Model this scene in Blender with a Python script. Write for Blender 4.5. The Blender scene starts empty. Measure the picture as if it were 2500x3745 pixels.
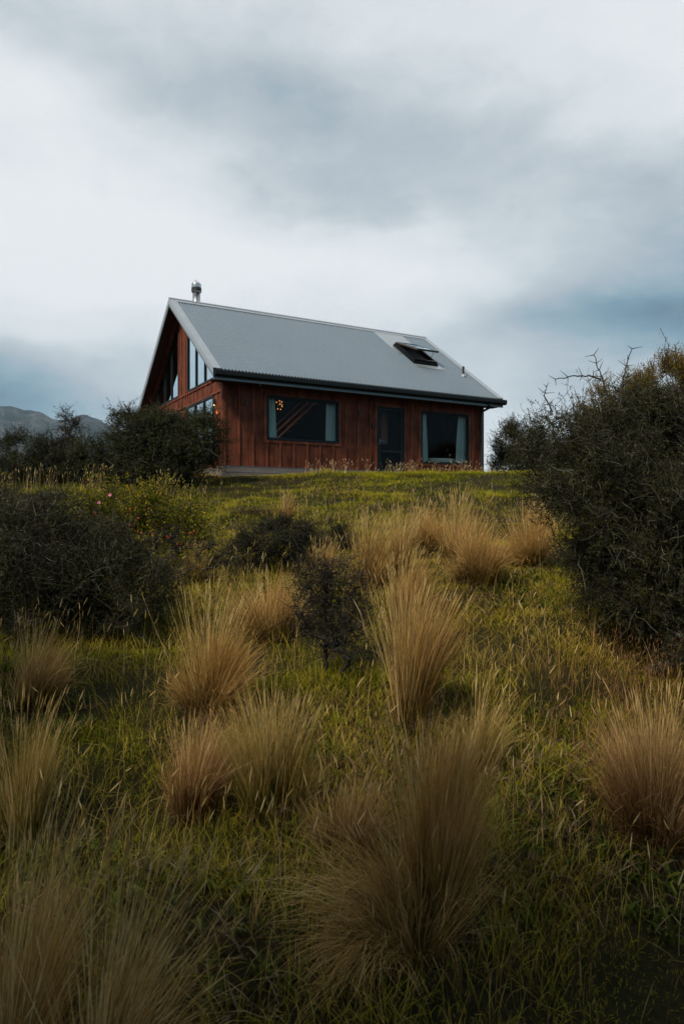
import bpy, bmesh, math
import numpy as np
from mathutils import Vector, Matrix
R = math.radians
scn = bpy.context.scene
COL = scn.collection

# ------------------------------------------------------------------ camera
cd = bpy.data.cameras.new('camera'); cam = bpy.data.objects.new('camera', cd); COL.objects.link(cam)
cam.location = (0, 0, 0); cam.rotation_euler = (R(90), 0, 0)
cd.sensor_fit = 'VERTICAL'; cd.sensor_height = 36.0; cd.sensor_width = 24.0; cd.lens = 24.0
cd.clip_start = 0.05; cd.clip_end = 30000
cd.dof.use_dof = True; cd.dof.focus_distance = 11.0; cd.dof.aperture_fstop = 4.0
scn.camera = cam

# ------------------------------------------------------------------ node helpers
def newmat(name):
    m = bpy.data.materials.new(name); m.use_nodes = True
    nt = m.node_tree; nt.nodes.clear()
    return m, nt
def N(nt, typ, **kw):
    n = nt.nodes.new(typ)
    for k, v in kw.items():
        if k.startswith('i_'):
            key = k[2:]
            key = int(key) if key.isdigit() else key.replace('_', ' ')
            n.inputs[key].default_value = v
        else:
            setattr(n, k, v)
    return n
def LK(nt, a, b): nt.links.new(a, b)
def ramp(nt, fac, stops, interp='LINEAR'):
    r = N(nt, 'ShaderNodeValToRGB'); cr = r.color_ramp; cr.interpolation = interp
    while len(cr.elements) < len(stops): cr.elements.new(0.5)
    for e, (p, c) in zip(cr.elements, stops):
        e.position = p; e.color = (*c, 1) if len(c) == 3 else c
    if fac is not None: LK(nt, fac, r.inputs[0])
    return r.outputs[0]
def math_(nt, op, a, b=None, c=None, clamp=False):
    n = N(nt, 'ShaderNodeMath', operation=op); n.use_clamp = clamp
    for i, v in enumerate((a, b, c)):
        if v is None: continue
        if isinstance(v, (int, float)): n.inputs[i].default_value = v
        else: LK(nt, v, n.inputs[i])
    return n.outputs[0]
def vmath(nt, op, a, b=None):
    n = N(nt, 'ShaderNodeVectorMath', operation=op)
    for i, v in enumerate((a, b)):
        if v is None: continue
        if isinstance(v, tuple): n.inputs[i].default_value = v
        else: LK(nt, v, n.inputs[i])
    return n
def mixc(nt, fac, a, b, blend='MIX'):
    n = N(nt, 'ShaderNodeMix', data_type='RGBA', blend_type=blend)
    for i, v in ((0, fac), (6, a), (7, b)):
        if isinstance(v, (int, float)): n.inputs[i].default_value = v
        elif isinstance(v, tuple): n.inputs[i].default_value = (*v, 1) if len(v) == 3 else v
        else: LK(nt, v, n.inputs[i])
    return n.outputs[2]

# ------------------------------------------------------------------ world: overcast sky over a Nishita sky
SUN_EL, SUN_AZ = R(47), R(-140)          # azimuth measured from +Y towards +X
w = bpy.data.worlds.new('World'); scn.world = w; w.use_nodes = True
nt = w.node_tree; nt.nodes.clear()
tc = N(nt, 'ShaderNodeTexCoord'); D = tc.outputs['Generated']
sky = N(nt, 'ShaderNodeTexSky', sky_type='NISHITA'); sky.sun_disc = False
sky.sun_elevation = SUN_EL; sky.sun_rotation = SUN_AZ
bg1 = N(nt, 'ShaderNodeBackground', i_Strength=0.05); LK(nt, sky.outputs[0], bg1.inputs[0])
# direction warped by soft noise so that the cloud banks have ragged edges
nw = N(nt, 'ShaderNodeTexNoise', i_Scale=2.2, i_Detail=5.0, i_Roughness=0.55)
mp0 = N(nt, 'ShaderNodeMapping'); mp0.inputs['Scale'].default_value = (1, 1, 2.0); LK(nt, D, mp0.inputs[0]); LK(nt, mp0.outputs[0], nw.inputs['Vector'])
wv = vmath(nt, 'SUBTRACT', nw.outputs['Color'], (0.5, 0.5, 0.5))
ws = N(nt, 'ShaderNodeVectorMath', operation='SCALE', i_Scale=0.24); LK(nt, wv.outputs[0], ws.inputs[0])
DW = vmath(nt, 'ADD', D, ws.outputs[0]).outputs[0]
def bank(px, pz, sx, sz, amp):
    # a soft bank of brighter or darker cloud centred on bearing px, rise pz (both as tangents from due north)
    c = Vector((px, 1, pz)).normalized()
    s = vmath(nt, 'SUBTRACT', DW, tuple(c))
    m = vmath(nt, 'MULTIPLY', s.outputs[0], (1 / sx, 1.6, 1 / sz))
    l = vmath(nt, 'DOT_PRODUCT', m.outputs[0], m.outputs[0]).outputs['Value']
    e = math_(nt, 'POWER', 2.71828, math_(nt, 'MULTIPLY', l, -1.0))
    return math_(nt, 'MULTIPLY', e, amp)
banks = [
    (-0.05, 0.60, 0.28, 0.085, -0.24), (0.18, 0.48, 0.26, 0.10, -0.20), (-0.26, 0.55, 0.16, 0.07, -0.10), (0.50, 0.46, 0.20, 0.07, -0.17),
    (0.02, 0.49, 0.14, 0.05, -0.05), (.45, .395, .14, .03, -.12),
    (0.50, 0.27, 0.26, 0.085, -0.46), (0.30, 0.29, 0.16, 0.05, -0.14), (0.56, 0.30, 0.14, 0.05, -0.14), (0.36, 0.36, 0.2, 0.04, -0.08),
    (-0.50, 0.15, 0.22, 0.085, -0.62), (-0.38, 0.22, 0.16, 0.05, -0.10),
    (0.15, 0.66, 0.4, 0.06, 0.16), (-0.47, 0.52, 0.08, 0.12, 0.14), (-0.05, 0.37, 0.30, 0.05, 0.20), (-0.40, 0.40, 0.24, 0.07, 0.22),
    (0.10, 0.30, 0.16, 0.04, 0.16), (0.46, 0.60, 0.18, 0.06, 0.14), (0.20, 0.35, 0.14, 0.03, 0.10), (-0.5, 0.72, 0.12, 0.05, -0.16),
]
acc = None
for b in banks:
    o = bank(*b); acc = o if acc is None else math_(nt, 'ADD', acc, o)
n2 = N(nt, 'ShaderNodeTexNoise', i_Scale=3.6, i_Detail=9.0, i_Roughness=0.58)
mp = N(nt, 'ShaderNodeMapping'); mp.inputs['Scale'].default_value = (1.0, 1.0, 1.9); mp.inputs['Location'].default_value = (3.1, 0.4, 1.7)
LK(nt, D, mp.inputs[0]); LK(nt, mp.outputs[0], n2.inputs['Vector'])
n3 = N(nt, 'ShaderNodeTexNoise', i_Scale=5.5, i_Detail=10.0, i_Roughness=0.62)
w3 = N(nt, 'ShaderNodeVectorMath', operation='SCALE', i_Scale=0.35); LK(nt, vmath(nt, 'SUBTRACT', n2.outputs['Color'], (0.5, 0.5, 0.5)).outputs[0], w3.inputs[0])
mp3 = N(nt, 'ShaderNodeMapping'); mp3.inputs['Scale'].default_value = (1.0, 1.0, 1.7); LK(nt, D, mp3.inputs[0])
LK(nt, vmath(nt, 'ADD', mp3.outputs[0], w3.outputs[0]).outputs[0], n3.inputs['Vector'])
val = math_(nt, 'ADD', acc, 0.81)
val = math_(nt, 'ADD', val, math_(nt, 'MULTIPLY', math_(nt, 'SUBTRACT', n2.outputs['Fac'], 0.5), 0.26))
val = math_(nt, 'ADD', val, math_(nt, 'MULTIPLY', math_(nt, 'SUBTRACT', n3.outputs['Fac'], 0.5), 0.42))
sep = N(nt, 'ShaderNodeSeparateXYZ'); LK(nt, D, sep.inputs[0])
# unseen darker cloud added behind the camera to dim surfaces that face it
back = N(nt, 'ShaderNodeMapRange', interpolation_type='SMOOTHSTEP'); back.inputs[1].default_value = 0.5; back.inputs[2].default_value = -0.25
back.inputs[3].default_value = 0.0; back.inputs[4].default_value = 0.48; LK(nt, sep.outputs[1], back.inputs[0])
val = math_(nt, 'SUBTRACT', val, back.outputs[0], clamp=False)
ccol = ramp(nt, val, [(0.0, (0.06, 0.10, 0.14)), (0.22, (0.19, 0.315, 0.40)), (0.36, (0.33, 0.445, 0.51)), (0.48, (0.47, 0.535, 0.585)), (0.62, (0.60, 0.66, 0.695)), (0.78, (0.78, 0.825, 0.85)), (1.0, (0.90, 0.92, 0.935))])
bg2 = N(nt, 'ShaderNodeBackground', i_Strength=0.354); LK(nt, ccol, bg2.inputs[0])
mixw = N(nt, 'ShaderNodeMixShader'); mixw.inputs[0].default_value = 0.93
LK(nt, bg1.outputs[0], mixw.inputs[1]); LK(nt, bg2.outputs[0], mixw.inputs[2])
wo = N(nt, 'ShaderNodeOutputWorld'); LK(nt, mixw.outputs[0], wo.inputs[0])

# ------------------------------------------------------------------ sun behind the cloud
sd = bpy.data.lights.new('sun', 'SUN'); sd.energy = 1.5; sd.angle = R(10); sd.color = (1.0, 0.86, 0.66)
so = bpy.data.objects.new('sun', sd); COL.objects.link(so)
sdir = Vector((math.sin(SUN_AZ) * math.cos(SUN_EL), math.cos(SUN_AZ) * math.cos(SUN_EL), math.sin(SUN_EL)))
so.rotation_euler = sdir.to_track_quat('Z', 'Y').to_euler(); so.location = sdir * 40

scn.view_settings.view_transform = 'Standard'; scn.view_settings.look = 'None'
scn.view_settings.exposure = 1.5; scn.view_settings.gamma = 1.0
scn.cycles.max_bounces = 6; scn.cycles.diffuse_bounces = 3; scn.cycles.glossy_bounces = 3
scn.cycles.transparent_max_bounces = 12; scn.cycles.transmission_bounces = 6; scn.cycles.volume_bounces = 0
scn.cycles.sample_clamp_indirect = 3.0; scn.cycles.caustics_reflective = False; scn.cycles.caustics_refractive = False

# ------------------------------------------------------------------ mesh helpers
def mesh_np(name, verts, faces, mat, parent=None, attrs=None, smooth=False, mats=None, midx=None):
    """faces: (F,4) or (F,3) array (or list of such)"""
    if not isinstance(faces, list): faces = [faces]
    faces = [f for f in faces if len(f)]
    me = bpy.data.meshes.new(name)
    me.vertices.add(len(verts)); me.vertices.foreach_set('co', np.asarray(verts, np.float32).ravel())
    tot = np.concatenate([np.full(len(f), f.shape[1], np.int32) for f in faces])
    loops = np.concatenate([f.ravel() for f in faces]).astype(np.int32)
    me.loops.add(len(loops)); me.loops.foreach_set('vertex_index', loops)
    me.polygons.add(len(tot))
    me.polygons.foreach_set('loop_start', np.concatenate([[0], np.cumsum(tot)[:-1]]).astype(np.int32))
    me.polygons.foreach_set('loop_total', tot)
    me.polygons.foreach_set('use_smooth', np.full(len(tot), smooth, bool))
    if midx is not None: me.polygons.foreach_set('material_index', np.asarray(midx, np.int32))
    for k, v in (attrs or {}).items():
        a = me.attributes.new(k, 'FLOAT', 'POINT'); a.data.foreach_set('value', np.asarray(v, np.float32).ravel())
    me.update(calc_edges=True)
    for m_ in (mats or [mat]): me.materials.append(m_)
    o = bpy.data.objects.new(name, me); COL.objects.link(o)
    if parent is not None: o.parent = parent
    return o
def tag(o, label=None, cat=None, group=None, kind=None):
    if label: o['label'] = label
    if cat: o['category'] = cat
    if group: o['group'] = group
    if kind: o['kind'] = kind
    return o
def empty(name, loc, rz=0.0, label=None, cat=None, group=None):
    o = bpy.data.objects.new(name, None); COL.objects.link(o)
    o.location = loc; o.rotation_euler = (0, 0, rz); o.empty_display_size = 0.2
    return tag(o, label, cat, group)

class MB:
    """collects boxes, prisms, tubes in one mesh"""
    def __init__(s): s.v = []; s.f = []; s.mi = []; s.m = 0
    def add(s, vs, fs):
        b = len(s.v); s.v += [tuple(v) for v in vs]
        for f in fs: s.f.append([b + i for i in f]); s.mi.append(s.m)
    def box(s, x0, x1, y0, y1, z0, z1):
        s.add([(x0,y0,z0),(x1,y0,z0),(x1,y1,z0),(x0,y1,z0),(x0,y0,z1),(x1,y0,z1),(x1,y1,z1),(x0,y1,z1)],
              [(0,3,2,1),(4,5,6,7),(0,1,5,4),(1,2,6,5),(2,3,7,6),(3,0,4,7)])
    def prism(s, poly, axis, a, b):
        """poly: list of 2d points; axis 'x' -> (y,z) extruded in x, 'y' -> (x,z), 'z' -> (x,y)"""
        def P(p, t): return {'x': (t, p[0], p[1]), 'y': (p[0], t, p[1]), 'z': (p[0], p[1], t)}[axis]
        n = len(poly)
        s.add([P(p, a) for p in poly] + [P(p, b) for p in poly],
              [list(range(n))[::-1], list(range(n, 2 * n))] + [(i, (i + 1) % n, n + (i + 1) % n, n + i) for i in range(n)])
    def beam(s, p, q, wx, wz, up=(0, 0, 1)):
        p, q = Vector(p), Vector(q); d = (q - p).normalized(); u = Vector(up)
        a = d.cross(u).normalized() * wx / 2; b = a.cross(d).normalized() * wz / 2
        vs = [p - a - b, p + a - b, p + a + b, p - a + b, q - a - b, q + a - b, q + a + b, q - a + b]
        s.add(vs, [(0,3,2,1),(4,5,6,7),(0,1,5,4),(1,2,6,5),(2,3,7,6),(3,0,4,7)])
    def tube(s, pts, r, n=12, cap=True):
        pts = [Vector(p) for p in pts]; rs = r if isinstance(r, (list, tuple)) else [r] * len(pts)
        b = len(s.v); ref = None
        for i, p in enumerate(pts):
            t = (pts[min(i + 1, len(pts) - 1)] - pts[max(i - 1, 0)]).normalized()
            if ref is None: ref = Vector((1, 0, 0)) if abs(t.x) < .9 else Vector((0, 1, 0))
            u = (ref - t * ref.dot(t)).normalized(); ref = u; v = t.cross(u)
            for k in range(n):
                a = 2 * math.pi * k / n; s.v.append(tuple(p + (u * math.cos(a) + v * math.sin(a)) * rs[i]))
        for i in range(len(pts) - 1):
            for k in range(n):
                k2 = (k + 1) % n
                s.f.append([b + i * n + k, b + i * n + k2, b + (i + 1) * n + k2, b + (i + 1) * n + k]); s.mi.append(s.m)
        if cap:
            s.f.append([b + k for k in range(n)][::-1]); s.mi.append(s.m)
            s.f.append([b + (len(pts) - 1) * n + k for k in range(n)]); s.mi.append(s.m)
    def lathe(s, prof, c=(0, 0, 0), n=20):
        b = len(s.v)
        for r, z in prof:
            for k in range(n):
                a = 2 * math.pi * k / n; s.v.append((c[0] + r * math.cos(a), c[1] + r * math.sin(a), c[2] + z))
        for i in range(len(prof) - 1):
            for k in range(n):
                k2 = (k + 1) % n
                s.f.append([b + i * n + k, b + i * n + k2, b + (i + 1) * n + k2, b + (i + 1) * n + k]); s.mi.append(s.m)
    def build(s, name, mats, parent=None, bevel=0.0, smooth=False):
        me = bpy.data.meshes.new(name); me.from_pydata(s.v, [], s.f); me.update()
        if not isinstance(mats, (list, tuple)): mats = [mats]
        for m in mats: me.materials.append(m)
        me.polygons.foreach_set('material_index', s.mi)
        if smooth: me.polygons.foreach_set('use_smooth', [True] * len(s.f))
        o = bpy.data.objects.new(name, me); COL.objects.link(o)
        if parent is not None: o.parent = parent
        if bevel:
            bm = o.modifiers.new('bevel', 'BEVEL'); bm.width = bevel; bm.segments = 1; bm.limit_method = 'ANGLE'
        return o

# ------------------------------------------------------------------ materials
def principled(name, color, rough=0.6, metal=0.0, spec=0.5, var=0.0, vscale=8.0, bump=0.0, bscale=60.0, stretch=(1, 1, 1), dirt=None):
    m, nt = newmat(name)
    p = N(nt, 'ShaderNodeBsdfPrincipled', i_Roughness=rough, i_Metallic=metal)
    p.inputs['Specular IOR Level'].default_value = spec
    tcn = N(nt, 'ShaderNodeTexCoord'); mpn = N(nt, 'ShaderNodeMapping'); mpn.inputs['Scale'].default_value = stretch
    LK(nt, tcn.outputs['Object'], mpn.inputs[0])
    n1 = N(nt, 'ShaderNodeTexNoise', i_Scale=vscale, i_Detail=6.0, i_Roughness=0.6); LK(nt, mpn.outputs[0], n1.inputs['Vector'])
    lo = tuple(max(c * (1 - var), 0) for c in color); hi = tuple(min(c * (1 + var), 1) for c in color)
    c = ramp(nt, n1.outputs['Fac'], [(0.3, lo), (0.7, hi)])
    if dirt:
        n2 = N(nt, 'ShaderNodeTexNoise', i_Scale=dirt[1], i_Detail=7.0, i_Roughness=0.65); LK(nt, tcn.outputs['Object'], n2.inputs['Vector'])
        f = ramp(nt, n2.outputs['Fac'], [(0.5, (0, 0, 0)), (0.72, (dirt[2],) * 3)])
        c = mixc(nt, f, c, dirt[0])
    LK(nt, c, p.inputs['Base Color'])
    rr = N(nt, 'ShaderNodeMapRange'); rr.inputs[3].default_value = rough * 0.85; rr.inputs[4].default_value = min(rough * 1.2, 1)
    LK(nt, n1.outputs['Fac'], rr.inputs[0]); LK(nt, rr.outputs[0], p.inputs['Roughness'])
    if bump:
        nb = N(nt, 'ShaderNodeTexNoise', i_Scale=bscale, i_Detail=4.0); LK(nt, mpn.outputs[0], nb.inputs['Vector'])
        bp = N(nt, 'ShaderNodeBump', i_Strength=bump, i_Distance=0.01); LK(nt, nb.outputs['Fac'], bp.inputs['Height']); LK(nt, bp.outputs[0], p.inputs['Normal'])
    out = N(nt, 'ShaderNodeOutputMaterial'); LK(nt, p.outputs[0], out.inputs[0])
    return m

def cladding(k=1.0, name='stained_plywood'):
    m, nt = newmat(name)
    tcn = N(nt, 'ShaderNodeTexCoord')
    mpn = N(nt, 'ShaderNodeMapping'); mpn.inputs['Scale'].default_value = (1, 1, 0.06); LK(nt, tcn.outputs['Object'], mpn.inputs[0])
    g = N(nt, 'ShaderNodeTexNoise', i_Scale=34.0, i_Detail=7.0, i_Roughness=0.7, i_Distortion=0.4); LK(nt, mpn.outputs[0], g.inputs['Vector'])
    b = N(nt, 'ShaderNodeTexNoise', i_Scale=2.3, i_Detail=5.0, i_Roughness=0.6); LK(nt, tcn.outputs['Object'], b.inputs['Vector'])
    s = N(nt, 'ShaderNodeTexNoise', i_Scale=60.0, i_Detail=3.0, i_Roughness=0.7); LK(nt, tcn.outputs['Object'], s.inputs['Vector'])
    c = ramp(nt, g.outputs['Fac'], [(0.30, (0.105, 0.026, 0.013)), (0.5, (0.185, 0.049, 0.024)), (0.72, (0.29, 0.095, 0.048))])
    c2 = ramp(nt, b.outputs['Fac'], [(0.3, (0.55, 0.53, 0.53)), (0.7, (1.25, 1.28, 1.25))])
    c = mixc(nt, 1.0, c, c2, 'MULTIPLY')
    c3 = ramp(nt, s.outputs['Fac'], [(0.35, (0.62 * k, 0.60 * k, 0.60 * k)), (0.65, (1.15 * k, 1.15 * k, 1.2 * k))])
    c = mixc(nt, 1.0, c, c3, 'MULTIPLY')
    mps = N(nt, 'ShaderNodeMapping'); mps.inputs['Scale'].default_value = (2.2, 2.2, 0.35); LK(nt, tcn.outputs['Object'], mps.inputs[0])
    st = N(nt, 'ShaderNodeTexNoise', i_Scale=2.4, i_Detail=6.0, i_Roughness=0.7); LK(nt, mps.outputs[0], st.inputs['Vector'])
    c4 = ramp(nt, st.outputs['Fac'], [(0.34, (0.50, 0.46, 0.46)), (0.5, (1, 1, 1)), (0.68, (1.25, 1.4, 1.5))])
    c = mixc(nt, 1.0, c, c4, 'MULTIPLY')
    p = N(nt, 'ShaderNodeBsdfPrincipled', i_Roughness=0.78); LK(nt, c, p.inputs['Base Color']); p.inputs['Specular IOR Level'].default_value = 0.25
    bp = N(nt, 'ShaderNodeBump', i_Strength=0.35, i_Distance=0.004); LK(nt, g.outputs['Fac'], bp.inputs['Height']); LK(nt, bp.outputs[0], p.inputs['Normal'])
    out = N(nt, 'ShaderNodeOutputMaterial'); LK(nt, p.outputs[0], out.inputs[0]); return m

def glass(name, tint, base_refl, grow):
    m, nt = newmat(name)
    tr = N(nt, 'ShaderNodeBsdfTransparent'); tr.inputs[0].default_value = (*tint, 1)
    gl = N(nt, 'ShaderNodeBsdfGlossy', i_Roughness=0.02); gl.inputs[0].default_value = (0.74, 0.90, 1.0, 1)
    fr = N(nt, 'ShaderNodeFresnel', i_IOR=1.5)
    f = math_(nt, 'MULTIPLY_ADD', fr.outputs[0], grow, base_refl, clamp=True)
    geo = N(nt, 'ShaderNodeNewGeometry'); f = math_(nt, 'MULTIPLY', f, math_(nt, 'SUBTRACT', 1.0, geo.outputs['Backfacing']))
    mx = N(nt, 'ShaderNodeMixShader'); LK(nt, f, mx.inputs[0]); LK(nt, tr.outputs[0], mx.inputs[1]); LK(nt, gl.outputs[0], mx.inputs[2])
    nb = N(nt, 'ShaderNodeTexNoise', i_Scale=1.6, i_Detail=1.0); tcn = N(nt, 'ShaderNodeTexCoord'); LK(nt, tcn.outputs['Object'], nb.inputs['Vector'])
    bp = N(nt, 'ShaderNodeBump', i_Strength=0.05, i_Distance=0.02); LK(nt, nb.outputs['Fac'], bp.inputs['Height']); LK(nt, bp.outputs[0], gl.inputs['Normal'])
    out = N(nt, 'ShaderNodeOutputMaterial'); LK(nt, mx.outputs[0], out.inputs[0]); return m

def emis(name, col, s):
    m, nt = newmat(name); e = N(nt, 'ShaderNodeEmission', i_Strength=s); e.inputs[0].default_value = (*col, 1)
    out = N(nt, 'ShaderNodeOutputMaterial'); LK(nt, e.outputs[0], out.inputs[0]); return m

def plant(name, stops, tip=None, tipfac=(0.0, 1.0), transl=0.3, gloss=0.006, rough=0.5):
    """per-blade colour variation by the 'rnd' attribute; 'tip' colour dried from t (along the blade)"""
    m, nt = newmat(name)
    a = N(nt, 'ShaderNodeAttribute', attribute_name='rnd')
    c = ramp(nt, a.outputs['Fac'], stops)
    if tip:
        t = N(nt, 'ShaderNodeAttribute', attribute_name='t')
        mr = N(nt, 'ShaderNodeMapRange', interpolation_type='SMOOTHSTEP'); mr.inputs[1].default_value = tipfac[0]; mr.inputs[2].default_value = tipfac[1]
        LK(nt, t.outputs['Fac'], mr.inputs[0]); c2 = ramp(nt, a.outputs['Fac'], tip)
        c = mixc(nt, mr.outputs[0], c, c2)
    d = N(nt, 'ShaderNodeBsdfDiffuse'); LK(nt, c, d.inputs[0])
    tr = N(nt, 'ShaderNodeBsdfTranslucent'); LK(nt, c, tr.inputs[0])
    mx = N(nt, 'ShaderNodeMixShader'); mx.inputs[0].default_value = transl; LK(nt, d.outputs[0], mx.inputs[1]); LK(nt, tr.outputs[0], mx.inputs[2])
    g = N(nt, 'ShaderNodeBsdfGlossy', i_Roughness=rough); g.inputs[0].default_value = (0.8, 0.85, 0.9, 1)
    mg = N(nt, 'ShaderNodeMixShader'); mg.inputs[0].default_value = gloss; LK(nt, mx.outputs[0], mg.inputs[1]); LK(nt, g.outputs[0], mg.inputs[2])
    out = N(nt, 'ShaderNodeOutputMaterial'); LK(nt, mg.outputs[0], out.inputs[0]); return m

M = {}
M['clad'] = cladding(.84); M['batten'] = cladding(1.14, 'stained_batten')
M['roof'] = principled('corrugated_steel', (0.165, 0.215, 0.265), 0.32, 0.5, var=0.04, vscale=.8, stretch=(1, .3, 1), dirt=((0.20, 0.22, 0.24), 1.3, .3))
M['flash'] = principled('steel_flashing', (0.33, 0.37, 0.41), 0.34, 0.5, var=0.08, vscale=2.5)
M['dark'] = principled('dark_gutter_steel', (0.006, 0.008, 0.009), 0.4, 0.0, spec=.22, var=0.15)
M['fascia'] = principled('blue_grey_fascia', (0.13, 0.17, 0.195), 0.38, 0.3, var=0.1)
M['screw'] = principled('screw_head', (0.03, 0.033, 0.036), 0.5, 0.4)
M['alu'] = principled('window_aluminium', (0.009, 0.015, 0.018), 0.5, 0.0, spec=.2, var=0.1)
M['flue'] = principled('stainless_flue', (0.45, 0.47, 0.50), 0.28, 1.0, var=0.1, vscale=14, bump=0.25, bscale=28)
M['cowl'] = principled('cowl_steel', (0.5, 0.52, 0.54), 0.3, 1.0, var=0.25, vscale=20, bump=0.3, bscale=30)
M['soot'] = principled('soot_black', (0.01, 0.01, 0.011), 0.6)
M['soffit'] = principled('dark_soffit_ply', (0.07, 0.022, 0.013), 0.8, var=0.3, vscale=6, stretch=(.3, 1, 1))
M['board'] = principled('weathered_board', (0.17, 0.15, 0.14), 0.85, var=0.3, vscale=12, stretch=(0.12, 1, 1.6), bump=0.5, bscale=50)
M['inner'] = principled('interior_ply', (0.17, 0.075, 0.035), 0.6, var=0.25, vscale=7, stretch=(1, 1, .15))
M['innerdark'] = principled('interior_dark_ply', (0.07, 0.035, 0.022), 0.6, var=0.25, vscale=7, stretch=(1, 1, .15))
M['stair'] = principled('stair_timber', (0.42, 0.20, 0.08), 0.5, var=0.2, vscale=10)
M['curtain'] = principled('teal_linen', (0.42, 0.54, 0.57), 0.9, var=0.15, vscale=60, bump=0.2, bscale=200)
M['cushion'] = principled('pale_linen', (0.40, 0.43, 0.44), 0.9, var=0.1, vscale=40)
M['enamel'] = principled('white_enamel', (0.74, 0.78, 0.78), 0.25, var=0.02)
M['chrome'] = principled('chrome', (0.7, 0.7, 0.72), 0.12, 1.0)
M['black'] = principled('black_metal', (0.012, 0.013, 0.014), 0.4)
M['rubber'] = principled('black_pipe', (0.02, 0.024, 0.027), 0.55)
M['glass'] = glass('window_glass', (0.90, 0.92, 0.90), 0.0, 0.28)
M['gable_glass'] = glass('coated_gable_glass', (0.15, 0.2, 0.22), 0.42, 1.6)
M['skyglass'] = glass('skylight_glass', (0.3, 0.35, 0.4), 0.6, 1.3)
M['bulb'] = emis('warm_filament', (1.0, 0.36, 0.09), 0.8)
M['lampglow'] = emis('downlight_lens', (1.0, 0.62, 0.25), 5.0)

# ------------------------------------------------------------------ terrain
rs = np.random.RandomState(7)
_lat = rs.rand(8, 64, 64)
def vn(x, y, s, k):
    x = np.asarray(x, float) / s + 17.3 * k; y = np.asarray(y, float) / s + 9.1 * k
    xi = np.floor(x).astype(int); yi = np.floor(y).astype(int); fx = x - xi; fy = y - yi
    fx = fx * fx * (3 - 2 * fx); fy = fy * fy * (3 - 2 * fy); L = _lat[k % 8]
    a = L[xi % 64, yi % 64]; b = L[(xi + 1) % 64, yi % 64]; c = L[xi % 64, (yi + 1) % 64]; d = L[(xi + 1) % 64, (yi + 1) % 64]
    return (a * (1 - fx) + b * fx) * (1 - fy) + (c * (1 - fx) + d * fx) * fy - 0.5
def ground(x, y):
    x = np.asarray(x, float); y = np.asarray(y, float)
    lin = np.where(y > 0, -2.28 + 0.176 * y, -2.28 + 0.12 * y)
    yp = np.clip(y, 18.4, 60)
    plat = 1.05 + 0.045 * (np.minimum(yp, 30) - 18.4) - 0.02 * (np.maximum(yp, 30) - 30)
    k = 0.10; h = np.clip(0.5 + 0.5 * (plat - lin) / k, 0, 1)
    z = plat * (1 - h) + lin * h - k * h * (1 - h)
    z = np.where(y > 60, z - np.minimum((y - 60) * 0.03, 40), z)
    far = np.clip((np.hypot(x, y) - 60) / 400, 0, 1)
    amp = np.where(y > 16.5, 0.35, 1.0)
    z = z + amp * (0.16 * vn(x, y, 1.3, 1) + 0.30 * vn(x, y, 4.5, 2) + 0.15 * vn(x, y, .55, 5)) + far * 14 * vn(x, y, 220, 3)
    return np.maximum(z, -60)
def patch(x, y):   # 0 = lush green, 1 = dry straw
    return np.clip(0.5 + 1.3 * vn(x, y, 1.1, 4) + 1.0 * vn(x, y, 3.2, 5) + 0.7 * vn(x, y, 0.4, 6), 0, 1)

def axis(lo, hi, fine, near, grow=1.16):
    a = list(np.arange(-near, near + 1e-6, fine)); st = fine
    while a[-1] < hi: st *= grow; a.append(a[-1] + st)
    st = fine
    while a[0] > lo: st *= grow; a.insert(0, a[0] - st)
    return np.array(a)
gx = axis(-7500, 7500, 0.2, 14); gy = axis(-7500, 7500, 0.2, 14) + 12
X, Y = np.meshgrid(gx, gy, indexing='ij'); Z = ground(X, Y)
n1, n2 = X.shape; idx = np.arange(n1 * n2).reshape(n1, n2)
F = np.stack([idx[:-1, :-1], idx[1:, :-1], idx[1:, 1:], idx[:-1, 1:]], -1).reshape(-1, 4)
m, nt = newmat('hill_soil')
tcn = N(nt, 'ShaderNodeTexCoord')
na = N(nt, 'ShaderNodeTexNoise', i_Scale=1.7, i_Detail=8.0, i_Roughness=0.7); LK(nt, tcn.outputs['Object'], na.inputs['Vector'])
nb_ = N(nt, 'ShaderNodeTexNoise', i_Scale=26.0, i_Detail=6.0, i_Roughness=0.7); LK(nt, tcn.outputs['Object'], nb_.inputs['Vector'])
c = ramp(nt, na.outputs['Fac'], [(0.32, (0.012, 0.015, 0.004)), (0.5, (0.024, 0.022, 0.008)), (0.68, (0.040, 0.029, 0.013))])
c2 = ramp(nt, nb_.outputs['Fac'], [(0.3, (0.4, 0.4, 0.4)), (0.7, (1.5, 1.45, 1.3))])
c = mixc(nt, 1.0, c, c2, 'MULTIPLY')
p = N(nt, 'ShaderNodeBsdfPrincipled', i_Roughness=0.95); LK(nt, c, p.inputs['Base Color']); p.inputs['Specular IOR Level'].default_value = 0.1
bp = N(nt, 'ShaderNodeBump', i_Strength=0.8, i_Distance=0.05); LK(nt, nb_.outputs['Fac'], bp.inputs['Height']); LK(nt, bp.outputs[0], p.inputs['Normal'])
out = N(nt, 'ShaderNodeOutputMaterial'); LK(nt, p.outputs[0], out.inputs[0])
g = mesh_np('ground', np.stack([X, Y, Z], -1).reshape(-1, 3), F, m, smooth=True); tag(g, kind='structure')

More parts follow.
